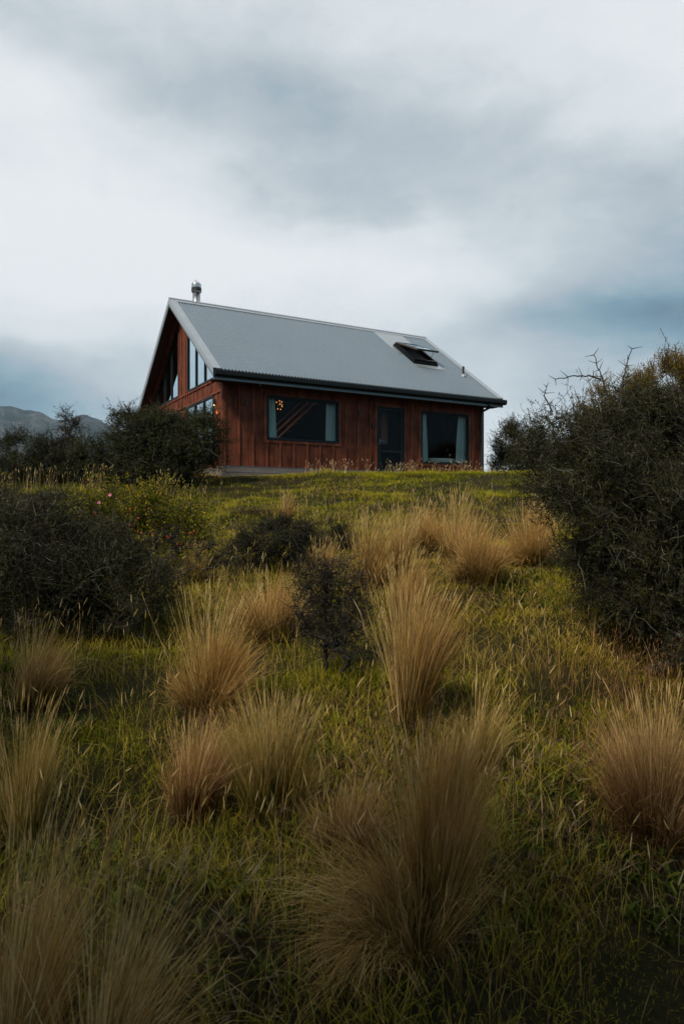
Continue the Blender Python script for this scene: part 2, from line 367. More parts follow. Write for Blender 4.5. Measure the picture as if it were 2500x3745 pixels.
# ------------------------------------------------------------------ mountains far to the north-west
def mountains():
    rp = np.array([(-9000, 620), (-6500, 900), (-4800, 1060), (-3950, 1040), (-3300, 985), (-3010, 942), (-2930, 938), (-2780, 900), (-2650, 892), (-2545, 830),
                   (-2470, 812), (-2360, 840), (-2260, 862), (-2180, 838), (-2110, 806), (-1900, 700), (-1500, 560), (-800, 430), (500, 330), (2500, 240), (5000, 150)], float)
    xs = np.concatenate([np.arange(-8200, -4200, 120), np.arange(-4200, -1400, 22), np.arange(-1400, 4000, 120)])
    ys = np.concatenate([np.arange(3300, 6150, 26), np.arange(6150, 7200, 120)])
    X, Y = np.meshgrid(xs, ys, indexing='ij')
    def ridged(x, y, s, k): return 1 - np.abs(vn(x, y, s, k)) * 4
    ridge = np.interp(X, rp[:, 0], rp[:, 1])
    d = (6000 - Y); prof = np.where(d > 0, 1 - np.clip(d / 2700, 0, 1) ** 0.85, 1 + d / 2500)
    spur = 70 * ridged(X + 0.35 * Y, Y * 0.35, 300, 1) + 38 * ridged(X - 0.3 * Y, Y * 0.5, 130, 2) + 16 * ridged(X, Y, 60, 4)
    near = np.clip(d / 900, 0, 1)
    Zm = ridge * prof + spur * near * np.clip(prof * 2, 0, 1) + 14 * vn(X, Y, 55, 6)
    # the rounded spur standing forward of the right-hand summit
    Zm = np.maximum(Zm, 690 - np.abs(X + 1830) * 0.62 - np.abs(Y - 5000) * 0.45 + 18 * vn(X, Y, 70, 5) + 18 * ridged(X + .4 * Y, Y, 120, 3))
    Zm = Zm - 5
    n1, n2 = X.shape; idx = np.arange(n1 * n2).reshape(n1, n2)
    F = np.stack([idx[:-1, :-1], idx[1:, :-1], idx[1:, 1:], idx[:-1, 1:]], -1).reshape(-1, 4)
    m, nt = newmat('scree_and_tussock')
    tcn = N(nt, 'ShaderNodeTexCoord'); geo = N(nt, 'ShaderNodeNewGeometry')
    mpn = N(nt, 'ShaderNodeMapping'); mpn.inputs['Scale'].default_value = (0.004, 0.004, 0.0015); LK(nt, tcn.outputs['Object'], mpn.inputs[0])
    n = N(nt, 'ShaderNodeTexNoise', i_Scale=1.0, i_Detail=9.0, i_Roughness=0.7, i_Distortion=0.8); LK(nt, mpn.outputs[0], n.inputs['Vector'])
    c = ramp(nt, n.outputs['Fac'], [(0.38, (0.008, 0.014, 0.015)), (0.50, (0.026, 0.032, 0.033)), (0.60, (0.075, 0.078, 0.080)), (0.72, (0.17, 0.165, 0.165))])
    p = N(nt, 'ShaderNodeBsdfDiffuse'); LK(nt, c, p.inputs[0])
    bp = N(nt, 'ShaderNodeBump', i_Strength=1.0, i_Distance=30.0); LK(nt, n.outputs['Fac'], bp.inputs['Height']); LK(nt, bp.outputs[0], p.inputs['Normal'])
    out = N(nt, 'ShaderNodeOutputMaterial'); LK(nt, p.outputs[0], out.inputs[0])
    o = mesh_np('mountains', np.stack([X, Y, Zm], -1).reshape(-1, 3), F, m, smooth=True); tag(o, kind='structure')
mountains()

# ------------------------------------------------------------------ the house
ZB = 1.2426; HX, HY = -3.1958, 18.4; HROT = math.atan2(0.4907, 0.8713)
LN = 9.058; HH = 3.7153; OV = 0.496; GL = 0.451; GR = 0.401; SL = 0.695; W2 = 2 * HH
def rz(y): return 2.505 + SL * ((y if y <= HH else W2 - y) + OV)
house = empty('wooden_house', (HX, HY, ZB), HROT, 'rust red timber house with a grey corrugated roof, alone on the hilltop', 'house')

def corrugated():
    pitch = 0.096; x0, x1 = -GL + 0.01, LN + GR - 0.01
    nx = int((x1 - x0) / pitch * 8); xs = np.linspace(x0, x1, nx); hz = 0.017 * np.sin(2 * np.pi * (xs - x0) / pitch)
    V = []; Fq = []; mi = []
    for side in (0, 1):
        ys = np.array([-OV - 0.03, 0.8, 1.9, HH - 0.02]) if side == 0 else np.array([HH + 0.02, W2 - 1.9, W2 - .8, W2 + OV + 0.03])
        zc = np.array([rz(y) if -OV <= y <= W2 + OV else 2.505 - SL * 0.03 for y in ys])
        b = sum(len(v) for v in V)
        top = np.stack([np.repeat(xs[:, None], 4, 1), np.repeat(ys[None], nx, 0), zc[None] + hz[:, None] + 0.012], -1)
        bot = top - np.array([0, 0, 0.0035])
        V.append(top.reshape(-1, 3)); V.append(bot.reshape(-1, 3))
        i = np.arange(nx * 4).reshape(nx, 4) + b; j = i + nx * 4
        f = np.stack([i[:-1, :-1], i[1:, :-1], i[1:, 1:], i[:-1, 1:]], -1).reshape(-1, 4)
        g_ = np.stack([j[:-1, :-1], j[:-1, 1:], j[1:, 1:], j[1:, :-1]], -1).reshape(-1, 4)
        e0 = np.stack([i[:-1, 0], j[:-1, 0], j[1:, 0], i[1:, 0]], -1)
        e1 = np.stack([i[:-1, 3], i[1:, 3], j[1:, 3], j[:-1, 3]], -1)
        for q in (f, g_, e0, e1): Fq.append(q); mi.append(np.zeros(len(q)))
    # roofing screws, sitting on every third crest in eight rows (front slope)
    nrm = np.array([0, -SL, 1]) / math.hypot(SL, 1); tan = np.array([0, 1, SL]) / math.hypot(SL, 1); ex = np.array([1., 0, 0])
    cr = x0 + pitch * (0.25 + np.arange(1, int((x1 - x0) / pitch), 3))
    P = []
    for r_, y in enumerate(np.linspace(-0.36, 3.42, 8)):
        for x in cr:
            if 6.96 < x < 8.26 and y > 1.15: continue
            c_ = np.array([x, y, rz(y) + 0.017 + 0.012]); rr = 0.0085
            ring = [c_ + (ex * math.cos(a) + tan * math.sin(a)) * rr for a in np.linspace(0, 2 * np.pi, 6, endpoint=False)]
            P.append(np.array(ring + [q + nrm * 0.008 for q in ring]))
    P = np.array(P); nb0 = sum(len(v) for v in V); V.append(P.reshape(-1, 3)); base = nb0 + np.arange(len(P))[:, None, None] * 12
    k = np.arange(6); sf = np.stack([k, (k + 1) % 6, (k + 1) % 6 + 6, k + 6], -1)[None] + base
    sf = sf.reshape(-1, 4); tf = (np.array([[6, 7, 8, 9], [9, 10, 11, 6]])[None] + base).reshape(-1, 4)
    Fq += [sf, tf]; mi += [np.ones(len(sf)), np.ones(len(tf))]
    o = mesh_np('roof_sheeting', np.concatenate(V), [np.concatenate(Fq)], None, house, smooth=False, mats=[M['roof'], M['screw']], midx=np.concatenate(mi))
    return o
corr = corrugated()

# timber deck under the sheets; its underside is the raking soffit of the gables
b = MB()
b.prism([(-OV + .04, rz(-OV + .04) - .03), (HH, rz(HH) - .03), (W2 + OV - .04, rz(W2 + OV - .04) - .03), (W2 + OV - .04, rz(W2 + OV - .04) - .2), (HH, rz(HH) - .2), (-OV + .04, rz(-OV + .04) - .2)], 'x', -GL + .012, LN + GR - .012)
b.build('roof_soffit', M['soffit'], house)
# ridge capping: two shallow wings over the sheets
b = MB()
for (x0, x1) in ((-GL - .012, LN + GR + .012),):
    b.prism([(HH - .17, rz(HH - .17) + .028), (HH, rz(HH) + .036), (HH + .17, rz(HH + .17) + .028), (HH + .17, rz(HH + .17) + .033), (HH, rz(HH) + .046), (HH - .17, rz(HH - .17) + .033)], 'x', x0, x1)
    b.prism([(HH - .05, rz(HH) + .022), (HH, rz(HH) + .066), (HH + .05, rz(HH) + .022)], 'x', x0 - .002, x1 + .002)
b.build('ridge_cap', M['flash'], house)
# barge flashings, one on each rake
def barge(xo, xi, side, lower):
    b = MB(); t = 0.012
    y0, y1 = (-OV - .035, HH) if side == 0 else (W2 + OV + .035, HH)
    def zz(y): return 2.505 + SL * ((y if side == 0 else W2 - y) + OV)
    lo, hi = min(xo, xi), max(xo, xi)
    b.prism([(y0, zz(y0) + .024), (y1, zz(y1) + .024), (y1, zz(y1) + .034), (y0, zz(y0) + .034)], 'x', lo, hi)          # top wing
    s = -1 if xo < xi else 1
    a0, a1 = sorted((xo, xo + s * t))
    b.prism([(y0, zz(y0) - .13), (y1, zz(y1) - .13), (y1, zz(y1) + .037), (y0, zz(y0) + .037)], 'x', a0, a1)            # outer face
    a0, a1 = sorted((xo - s * .002, xo + s * .005))
    b.m = 1
    b.prism([(y0, zz(y0) - .215), (y1, zz(y1) - .215), (y1, zz(y1) - .132), (y0, zz(y0) - .132)], 'x', a0, a1)          # stepped lower face
    b.build('barge_flashing', [M['flash'], M['fascia']], house)
for side in (0, 1):
    barge(-GL - .004, -GL + .20, side, True); barge(LN + GR + .004, LN + GR - .20, side, True)
# eaves: gutter, fascia, flat soffit
def eave(front):
    y = (lambda v: v) if front else (lambda v: W2 - v)
    b = MB()
    pts = [(-OV - .01, 2.44), (-OV - .12, 2.455), (-OV - .135, 2.44), (-OV - .135, 2.34), (-OV - .10, 2.295), (-OV - .01, 2.295)]
    inn = [(-OV - .014, 2.432), (-OV - .014, 2.305), (-OV - .098, 2.305), (-OV - .127, 2.345), (-OV - .127, 2.44)]
    poly = pts[1:] + [(-OV - .01, 2.44)] + inn
    poly = [(y(p[0]), p[1]) for p in poly]
    b.prism(poly, 'x', -GL + .03, LN + GR + .10)
    for xe in (-GL + .026, LN + GR + .10):
        b.prism([(y(p[0]), p[1]) for p in pts], 'x', xe, xe + .004)
    b.build('gutter', M['dark'], house)
    b = MB(); a0, a1 = sorted((y(-OV - .006), y(-OV + .03)))
    b.box(-GL + .01, LN + GR + .04, a0, a1, 2.215, 2.47); b.build('fascia', M['fascia'], house)
    b = MB(); a0, a1 = sorted((y(-OV + .032), y(-.035))); b.box(-GL + .02, LN + GR - .02, a0, a1, 2.235, 2.25); b.build('eave_soffit', M['soffit'], house)
eave(True); eave(False)

# --- walls
def wall_holes(b, L, H, holes, y0, y1):
    xs = sorted({0, L, *[h[0] for h in holes], *[h[1] for h in holes]})
    for xa, xb in zip(xs[:-1], xs[1:]):
        hs = sorted([h for h in holes if h[0] <= xa + 1e-6 and h[1] >= xb - 1e-6], key=lambda h: h[2]); z = 0
        for h in hs:
            if h[2] > z: b.box(xa, xb, y0, y1, z, h[2])
            z = h[3]
        if z < H: b.box(xa, xb, y0, y1, z, H)
WIN1 = (1.25, 3.55, .77, 2.005); WIN2 = (6.515, 8.45, .30, 1.96); DOOR = (4.876, 5.885, -.001, 1.985)
b = MB()
wall_holes(b, LN, 2.26, [WIN1, WIN2, DOOR], 0.0, 0.12)
b.m = 1
bat = [(0.418, .47), (.83, .882), (3.76, 3.82), (4.19, 4.245), (4.615, 4.67), (6.13, 6.20)]
for a_, c_ in bat: b.box(a_, c_, -.028, -.0005, 0, 2.25)
for a_, c_ in [(1.245, 1.295), (1.642, 1.697), (2.064, 2.12), (2.489, 2.546), (2.902, 2.963), (3.334, 3.397)]: b.box(a_, c_, -.028, -.0005, 0, .696)
for a_, c_ in [(6.53, 6.585), (6.80, 6.856), (7.225, 7.284), (7.655, 7.72), (8.083, 8.149), (8.415, 8.475)]: b.box(a_, c_, -.028, -.0005, 0, .218)
b.box(8.60, 8.65, -.022, -.0005, 0, 2.25)
def trim(x0, x1, z0, z1, t=.07, bottom=True):
    b.box(x0 - t, x0 - .002, -.03, -.001, z0 - (t if bottom else 0), z1 + t); b.box(x1 + .002, x1 + t, -.03, -.001, z0 - (t if bottom else 0), z1 + t)
    b.box(x0 - .002, x1 + .002, -.029, -.001, z1 + .002, z1 + t)
    if bottom: b.box(x0 - .002, x1 + .002, -.029, -.001, z0 - t, z0 - .002)
trim(*WIN1); trim(*WIN2); trim(DOOR[0], DOOR[1], 0.0, DOOR[3], bottom=False)
b.box(-.03, .06, -.03, -.001, 0, 2.25); b.box(LN - .06, LN + .03, -.03, -.001, 0, 2.25)
b.build('front_wall', [M['clad'], M['batten']], house)

ZT = lambda y: rz(y) - .205
b = MB()
def pz(poly, x0=0.0, x1=.12): b.prism(poly, 'x', x0, x1)
GW = (0.773 - .12, 3.23, 4.20, 6.78)   # window edges across the gable (right window, left window)
zs = 2.47
for (ya, yb) in ((.12, GW[0]), (W2 - GW[0], W2 - .12)): pz([(ya, 2.36), (yb, 2.36), (yb, ZT(yb)), (ya, ZT(ya))])
band = .10
pz([(GW[0], ZT(GW[0]) - band), (HH - .49, ZT(HH - .49) - band), (HH - .49, ZT(HH - .49)), (GW[0], ZT(GW[0]))])
pz([(W2 - GW[0], ZT(GW[0]) - band), (HH + .49, ZT(HH - .49) - band), (HH + .49, ZT(HH - .49)), (W2 - GW[0], ZT(GW[0]))])
pz([(HH - .49, 2.36), (HH + .49, 2.36), (HH + .49, ZT(HH + .49)), (HH, ZT(HH)), (HH - .49, ZT(HH - .49))])
b.box(0, .12, .12, W2 - .12, 2.02, 2.36)                       # belt between the storeys
b.box(0, .12, GW[0], HH - .49, 2.36, zs); b.box(0, .12, HH + .49, W2 - GW[0], 2.36, zs)
for ya, yb in ((.12, .77), (3.33, HH + .61), (W2 - .77, W2 - .12)): b.box(0, .12, ya, yb, 0, 2.02)
b.box(0, .12, .77, 3.33, 0, .2); b.box(0, .12, HH + .61, W2 - .77, 0, .2)
# battens on the gable
b.m = 1
for k in range(18):
    y_ = 0.14 + k * .413; inw = GW[0] - .03 < y_ < HH - .5 or HH + .47 < y_ < W2 - GW[0]
    b.box(-.022, -.0005, y_, y_ + .05, 2.10, 2.40 if inw else (2.40 if y_ < 1 or y_ > W2 - 1 else ZT(y_) - .02))
for y_ in (HH - .49, HH - .25, HH + .20, HH + .44): b.box(-.024, -.0005, y_, y_ + .05, 2.04, ZT(y_ + (.05 if y_ > HH else 0)) - .01)
for y_ in (.12, .45, 3.36, 3.9, 4.25): b.box(-.022, -.0005, y_, y_ + .05, 0, 2.02)
b.box(-.034, -.001, .09, W2 - .09, 2.40, 2.445); b.box(-.034, -.001, .09, W2 - .09, 2.03, 2.085)
b.box(-.03, -.001, -.001, .085, 0, 2.62); b.box(-.03, -.001, W2 - .085, W2, 0, 2.62)   # corner boards
for s in (0, 1):                                                # raking trim boards under the soffit
    f_ = (lambda y: y) if s == 0 else (lambda y: W2 - y)
    pz([(f_(.1), ZT(.1) - .11), (f_(HH - .0), ZT(HH) - .11), (f_(HH), ZT(HH) + .0), (f_(.1), ZT(.1) + .0)], -.12 if s else -.05, -.0015)
b.build('gable_wall', [M['clad'], M['batten']], house)
# rear and far end walls
b = MB(); b.box(0, LN, W2 - .119, W2, 0, 2.26); b.build('rear_wall', M['clad'], house)
b = MB(); b.prism([(.121, 0), (W2 - .121, 0), (W2 - .121, ZT(.12)), (HH, ZT(HH)), (.121, ZT(.12))], 'x', LN - .12, LN)
for k in range(17): y_ = .2 + k * .43; b.box(LN + .0005, LN + .022, y_, y_ + .05, 0, ZT(y_) - .06)
b.build('end_wall', M['clad'], house)
# base boards
b = MB()
for xa, xb in ((-.03, .862), (.868, 4.1), (4.106, 7.4), (7.406, LN + .03)): b.box(xa, xb, -.05, .02, -.16, -.008)
for xa, xb in ((-.03, 2.2), (2.206, 5.3), (5.306, LN + .03)): b.box(xa, xb, -.046, .02, -.30, -.166)
b.box(-.05, .0, .022, W2, -.30, -.008)
b.m = 1; b.box(-.04, LN + .04, -.056, -.002, -.006, .006)
b.build('base_board', [M['board'], M['fascia']], house)
b = MB(); b.box(.12, LN - .12, .125, W2 - .125, -.3, .02); b.build('floor', M['inner'], house)
b = MB()
b.box(4.45, 4.55, 1.6, W2 - .13, .021, 2.9); b.box(4.45, 4.55, .125, .3, .021, 2.2); b.box(6.2, 6.3, .125, W2 - .13, .021, 2.9)
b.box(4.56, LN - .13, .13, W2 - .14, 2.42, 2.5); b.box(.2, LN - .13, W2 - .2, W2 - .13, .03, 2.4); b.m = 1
b.box(5.36, 5.60, .5, .56, .9, 2.2); b.box(4.552, 4.556, .35, 1.5, .021, 2.3)
b.box(.14, .18, 4.5, W2 - .2, .03, 1.9)
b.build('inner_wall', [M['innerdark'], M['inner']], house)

# --- windows
def rect_frame(b, x0, x1, z0, z1, t, y0, y1):
    b.box(x0, x1, y0, y1, z0, z0 + t); b.box(x0, x1, y0, y1, z1 - t, z1)
    b.box(x0, x0 + t, y0, y1, z0 + t, z1 - t); b.box(x1 - t, x1, y0, y1, z0 + t, z1 - t)
def front_window(w_):
    x0, x1, z0, z1 = w_
    b = MB(); rect_frame(b, x0, x1, z0, z1, .05, -.038, .055); b.box(x0 - .015, x1 + .015, -.052, -.038, z1 + .002, z1 + .012)
    fr = b.build('window', M['alu'], house, bevel=.003)
    b = MB(); rect_frame(b, x0 + .051, x1 - .051, z0 + .051, z1 - .051, .022, -.012, .03); b.build('sash', M['alu'], fr)
    b = MB(); b.box(x0 + .05, x1 - .05, .004, .012, z0 + .05, z1 - .05); b.build('pane', M['glass'], fr)
front_window(WIN1); front_window(WIN2)
def gable_window(side):
    f_ = (lambda y: y) if side == 0 else (lambda y: W2 - y)
    ya, yb = GW[0], HH - .49; top = lambda y: ZT(y) - band
    b = MB(); t = .05
    def st(poly, x0=-.03, x1=.06): b.prism([(f_(p[0]), p[1]) for p in poly], 'x', x0, x1)
    st([(ya, zs), (yb, zs), (yb, zs + t), (ya, zs + t)]); st([(ya, zs + t), (ya + t, zs + t), (ya + t, top(ya + t)), (ya, top(ya))])
    st([(yb - t, zs + t), (yb, zs + t), (yb, top(yb)), (yb - t, top(yb - t))])
    st([(ya + t, top(ya + t) - t * 1.2), (yb - t, top(yb - t) - t * 1.2), (yb - t, top(yb - t)), (ya + t, top(ya + t))])
    for m_ in (1.515, 2.35): st([(m_, zs + t), (m_ + .05, zs + t), (m_ + .05, top(m_ + .05) - t * 1.2), (m_, top(m_) - t * 1.2)], -.026, .058)
    fr = b.build('gable_window', M['alu'], house)
    b = MB(); pg = [(f_(ya + .02), zs + .02), (f_(yb - .02), zs + .02), (f_(yb - .02), top(yb - .02) - .02), (f_(ya + .02), top(ya + .02) - .02)]
    b.prism(pg if side == 0 else pg[::-1], 'x', .010, .018)
    b.build('pane', M['gable_glass'], fr)
gable_window(0); gable_window(1)
for (ya, yb) in ((.77, 3.33), (HH + .61, W2 - .77)):
    b = MB(); n_ = 3; t = .05
    b.box(-.03, .06, ya, yb, .2, .25); b.box(-.03, .06, ya, yb, 1.97, 2.02)
    for k in range(n_ + 1): y_ = ya + (yb - ya - t) * k / n_; b.box(-.028, .058, y_, y_ + t, .25, 1.97)
    fr = b.build('gable_window', M['alu'], house)
    b = MB(); b.box(.01, .018, ya + .02, yb - .02, .22, 2.0); b.build('pane', M['gable_glass'], fr)

# --- door
x0, x1, z0, z1 = DOOR
b = MB(); b.box(x0, x0 + .045, -.036, .07, -.06, z1); b.box(x1 - .045, x1, -.036, .07, -.06, z1); b.box(x0 + .045, x1 - .045, -.036, .07, z1 - .045, z1); b.box(x0 + .045, x1 - .045, -.036, .07, -.06, -.02)
door = b.build('door', M['alu'], house, bevel=.003)
b = MB(); u0, u1 = x0 + .049, x1 - .049
rect_frame(b, u0, u1, -.015, z1 - .05, .085, -.018, .024); b.box(u0 + .085, u1 - .085, -.017, .023, .585, .66)
b.build('door_leaf', M['alu'], door, bevel=.003)
b = MB(); b.box(u0 + .08, u1 - .08, 0, .007, .065, .59); b.box(u0 + .08, u1 - .08, 0, .007, .655, z1 - .13); b.build('pane', M['glass'], door)
b = MB(); b.tube([(x0 + .10, -.02, .93), (x0 + .10, -.065, .93)], .012, 8); b.beam((x0 + .09, -.065, .93), (x0 + .23, -.065, .93), .018, .018); b.box(x0 + .085, x0 + .12, -.028, -.019, .82, .99)
b.build('handle', M['fascia'], door)

# --- outside lamps, switch box, sensor, downpipe, flue, vent, skylight
for (lx, lz) in ((.612, 1.665), (4.195, 1.64)):
    b = MB(); b.box(lx + .018, lx + .042, -.045, -.001, lz + .06, lz + .11); b.lathe([(0, 0), (.028, 0), (.031, .004), (.031, .168), (.028, .172), (0, .172)], (lx + .03, -.075, lz), 16)
    b.build('wall_lamp', M['black'], house)
b = MB(); b.box(4.705, 4.77, -.055, -.001, 1.30, 1.45); b.box(4.715, 4.76, -.06, -.054, 1.345, 1.44); b.build('switch_box', M['black'], house, bevel=.004)
b = MB(); b.lathe([(0, -.028), (.018, -.024), (.028, -.008), (.03, 0), (0, 0)], (.98, -.2, 2.236), 14); b.build('eave_sensor', M['enamel'], house, smooth=True)
b = MB(); b.lathe([(.028, 0), (.040, 0), (.042, .004), (.042, .166), (.038, .172), (0, .172)], (-.085, .50, 1.70), 18); b.box(-.05, -.001, .48, .52, 1.76, 1.81)
lamp = b.build('wall_lamp', M['black'], house); tag(lamp, 'lit black wall lamp throwing an orange streak on the gable corner')
b = MB(); b.lathe([(0, .012), (.030, .012), (.030, .004), (0, .004)], (-.085, .50, 1.70), 16); b.build('lens', M['lampglow'], lamp)
ld = bpy.data.lights.new('downlight_beam', 'SPOT'); ld.energy = 45; ld.color = (1.0, .42, .10); ld.spot_size = R(62); ld.spot_blend = .7; ld.shadow_soft_size = .02
lo = bpy.data.objects.new('downlight_beam', ld); COL.objects.link(lo); lo.parent = lamp; lo.location = (-.085, .50, 1.69); lo.rotation_euler = (0, R(-4), 0)

b = MB(); dx = 8.94
b.tube([(dx - .04, -OV - .07, 2.30), (dx - .04, -OV - .07, 2.23), (dx - .03, -OV - .03, 2.17), (dx, -.14, 2.10), (dx, -.07, 2.05), (dx, -.07, 1.9), (dx, -.07, -.2)], .038, 14)
for z_ in (1.85, .9): b.tube([(dx, -.07, z_), (dx, -.07, z_ + .03)], .044, 14)
b.build('downpipe', M['rubber'], house, smooth=False)

b = MB(); fx, fy = .60, 4.28
b.lathe([(.124, 0), (.127, .0), (.127, 1.03), (.10, 1.03)], (fx, fy, rz(fy) - .12), 28)
flue = b.build('flue', M['flue'], house, smooth=True)
zt = rz(fy) - .12 + 1.03
b = MB(); b.lathe([(.125, 0), (.135, .005), (.155, .02), (.160, .03), (.160, .27), (.158, .29), (.10, .335), (.03, .355), (0, .36)], (fx, fy, zt), 28)
for k in range(6):
    a = k * math.pi / 3; b.beam((fx + .15 * math.cos(a), fy + .15 * math.sin(a), zt + .29), (fx + .04 * math.cos(a), fy + .04 * math.sin(a), zt + .42), .012, .004)
cw = b.build('cowl', M['cowl'], flue, smooth=True)
b = MB(); b.lathe([(.150, .04), (.1635, .04), (.1635, .16), (.150, .16)], (fx, fy, zt), 28)
for k in range(8):
    a = k * math.pi / 4; b.box(fx + .163 * math.cos(a) - .006, fx + .163 * math.cos(a) + .006, fy + .163 * math.sin(a) - .006, fy + .163 * math.sin(a) + .006, zt + .09, zt + .11)
b.build('cowl_vent', M['soot'], flue)
b = MB(); b.lathe([(.24, -.02), (.19, .05), (.14, .15), (.129, .2)], (fx, fy, rz(fy) + .02), 24); b.build('flue_boot', M['flash'], flue, smooth=True)

px, py = 8.93, .84
b = MB(); b.lathe([(0, .345), (.02, .345), (.04, .325), (.046, .30), (.046, .285), (.036, .283), (.036, -.1), (0, -.1)], (px, py, rz(py)), 16)
pipe = b.build('vent_pipe', M['black'], house, smooth=False)
b = MB(); b.lathe([(.105, -.03), (.08, .02), (.06, .05), (.045, .07)], (px, py, rz(py) + .005), 16); b.build('pipe_boot', M['flash'], pipe, smooth=True)

# skylight over a flat flashing pan; sash propped open
def RP(x, y, h=0.0):   # point h above the roof plane
    n_ = Vector((0, -SL, 1)).normalized(); return Vector((x, y, rz(y))) + n_ * h
def slab(b, x0, x1, ya, yb, h0, h1):
    vs = [RP(x0, ya, h0), RP(x1, ya, h0), RP(x1, yb, h0), RP(x0, yb, h0), RP(x0, ya, h1), RP(x1, ya, h1), RP(x1, yb, h1), RP(x0, yb, h1)]
    b.add(vs, [(0,3,2,1),(4,5,6,7),(0,1,5,4),(1,2,6,5),(2,3,7,6),(3,0,4,7)])
b = MB(); slab(b, 6.97, 8.24, 2.58, 3.54, .016, .024); slab(b, 6.97, 7.14, 1.95, 2.578, .018, .024); slab(b, 8.22, 8.32, 1.16, 2.56, .018, .026)
slab(b, 7.16, 8.34, 1.10, 1.30, .017, .023)
skl = empty('roof_window', (0, 0, 0)); skl.parent = house
pan = b.build('flashing_pan', M['flash'], skl)
sx0, sx1, sy0, sy1 = 7.25, 8.11, 1.40, 2.52
b = MB()
slab(b, sx0 - .04, sx1 + .04, sy0 - .03, sy0 + .03, .02, .15); slab(b, sx0 - .04, sx1 + .04, sy1 - .03, sy1 + .03, .02, .16)
slab(b, sx0 - .04, sx0 + .03, sy0 + .031, sy1 - .031, .02, .15); slab(b, sx1 - .03, sx1 + .04, sy0 + .031, sy1 - .031, .02, .15)
slab(b, sx0 - .07, sx0 - .041, sy0 - .06, sy1 + .04, .02, .10); slab(b, sx0 - .07, sx1 + .07, sy0 - .09, sy0 - .031, .02, .09); slab(b, sx1 + .041, sx1 + .07, sy0 - .06, sy1 + .04, .02, .10)
b.build('skylight_frame', M['dark'], skl)
b = MB(); slab(b, sx0 + .031, sx1 - .031, sy0 + .031, sy1 - .031, .012, .018); b.build('shaft_mouth', M['innerdark'], skl)
al = R(21.5); hp = RP(sx0, sy1 - .02, .165); d_ = Vector((0, -math.cos(al), -math.sin(al))); n_ = Vector((0, -math.sin(al), math.cos(al))); ln = 1.32
def sash(b, x0, x1, a0, a1, h0, h1):
    P_ = lambda x, a, h: Vector((x, hp.y, hp.z)) + d_ * a + n_ * h
    vs = [P_(x0, a1, h0), P_(x1, a1, h0), P_(x1, a0, h0), P_(x0, a0, h0), P_(x0, a1, h1), P_(x1, a1, h1), P_(x1, a0, h1), P_(x0, a0, h1)]
    b.add(vs, [(0,3,2,1),(4,5,6,7),(0,1,5,4),(1,2,6,5),(2,3,7,6),(3,0,4,7)])
b = MB(); x0, x1 = sx0 - .02, sx1 + .02
for r_ in ((x0, x1, 0, .07), (x0, x1, ln - .07, ln), (x0, x0 + .06, .071, ln - .071), (x1 - .06, x1, .071, ln - .071)): sash(b, *r_, .012, .035)
b.m = 1
for r_ in ((x0 + .005, x1 - .005, .005, .06), (x0 + .005, x1 - .005, ln - .06, ln - .005), (x0 + .005, x0 + .055, .061, ln - .061), (x1 - .055, x1 - .005, .061, ln - .061)): sash(b, *r_, -.03, .011)
sh = b.build('skylight_sash', [M['fascia'], M['innerdark']], skl)
b = MB(); sash(b, x0 + .055, x1 - .055, .065, ln - .065, .015, .022); b.build('pane', M['skyglass'], sh)
for x_ in (sx0 + .02, sx1 - .02):
    b = MB(); b.tube([RP(x_, sy0 + .25, .12), Vector((x_, hp.y, hp.z)) + d_ * (ln - .2)], .009, 6); b.build('stay', M['black'], skl)

# staircase, part of the house
b = MB()
for yy in (1.75, 2.55):
    b.beam((1.9, yy, .55), (4.35, yy, 2.83), .05, .05, up=(0, 1, 0)) if False else None
    b.prism([(1.75, .43), (4.40, 2.86), (4.40, 2.93), (1.75, .50)], 'y', yy, yy + .04)
    b.prism([(1.75, .69), (4.40, 3.10), (4.40, 3.13), (1.75, .72)], 'y', yy, yy + .04)
for k in range(10):
    b.m = 1; x_ = 1.85 + k * .262; z_ = .56 + k * .24; b.box(x_, x_ + .24, 1.79, 2.55, z_ + .0, z_ + .03)
b.build('staircase', [M['stair'], M['innerdark']], house)
b = MB(); b.box(2.72, 2.84, 3.0, 3.12, .021, 3.2); b.build('post', M['inner'], house)

# --- things inside: curtains, pendant, sofa, cushions, bath
Hm = Matrix.Translation((HX, HY, ZB)) @ Matrix.Rotation(HROT, 4, 'Z')
def hw(x, y, z=0): v = Hm @ Vector((x, y, z)); return (v.x, v.y, v.z)
def curtain(x0t, x1t, x0b, x1b, z0, z1, y, folds, label):
    nx, nz = folds * 8 + 1, 14; s = np.linspace(0, 1, nx); tz = np.linspace(0, 1, nz)
    S, T = np.meshgrid(s, tz, indexing='ij')
    xa = x0b + (x0t - x0b) * T; xb = x1b + (x1t - x1b) * T ** 1.3
    Xc = xa + (xb - xa) * S; Yc = .03 * np.sin(2 * np.pi * folds * S + .6 * np.sin(3 * T)) * (1.1 - .3 * T) + .008 * np.sin(17 * S + 5 * T); Zc = z0 + (z1 - z0) * T
    cx = (x0t + x1b) / 2
    V1 = np.stack([Xc - cx, Yc, Zc], -1).reshape(-1, 3); V2 = V1 + np.array([0, .004, 0])
    i = np.arange(nx * nz).reshape(nx, nz); f = np.stack([i[:-1, :-1], i[1:, :-1], i[1:, 1:], i[:-1, 1:]], -1).reshape(-1, 4)
    o = mesh_np('curtain', np.concatenate([V1, V2]), np.concatenate([f, f[:, ::-1] + nx * nz]), M['curtain'], smooth=True)
    o.location = hw(cx, y); o.rotation_euler = (0, 0, HROT); tag(o, label, 'curtain', 'teal curtains in the windows')
curtain(1.30, 1.58, 1.30, 1.68, .06, 2.04, .165, 4, 'teal curtain drawn to the left side of the wide living room window')
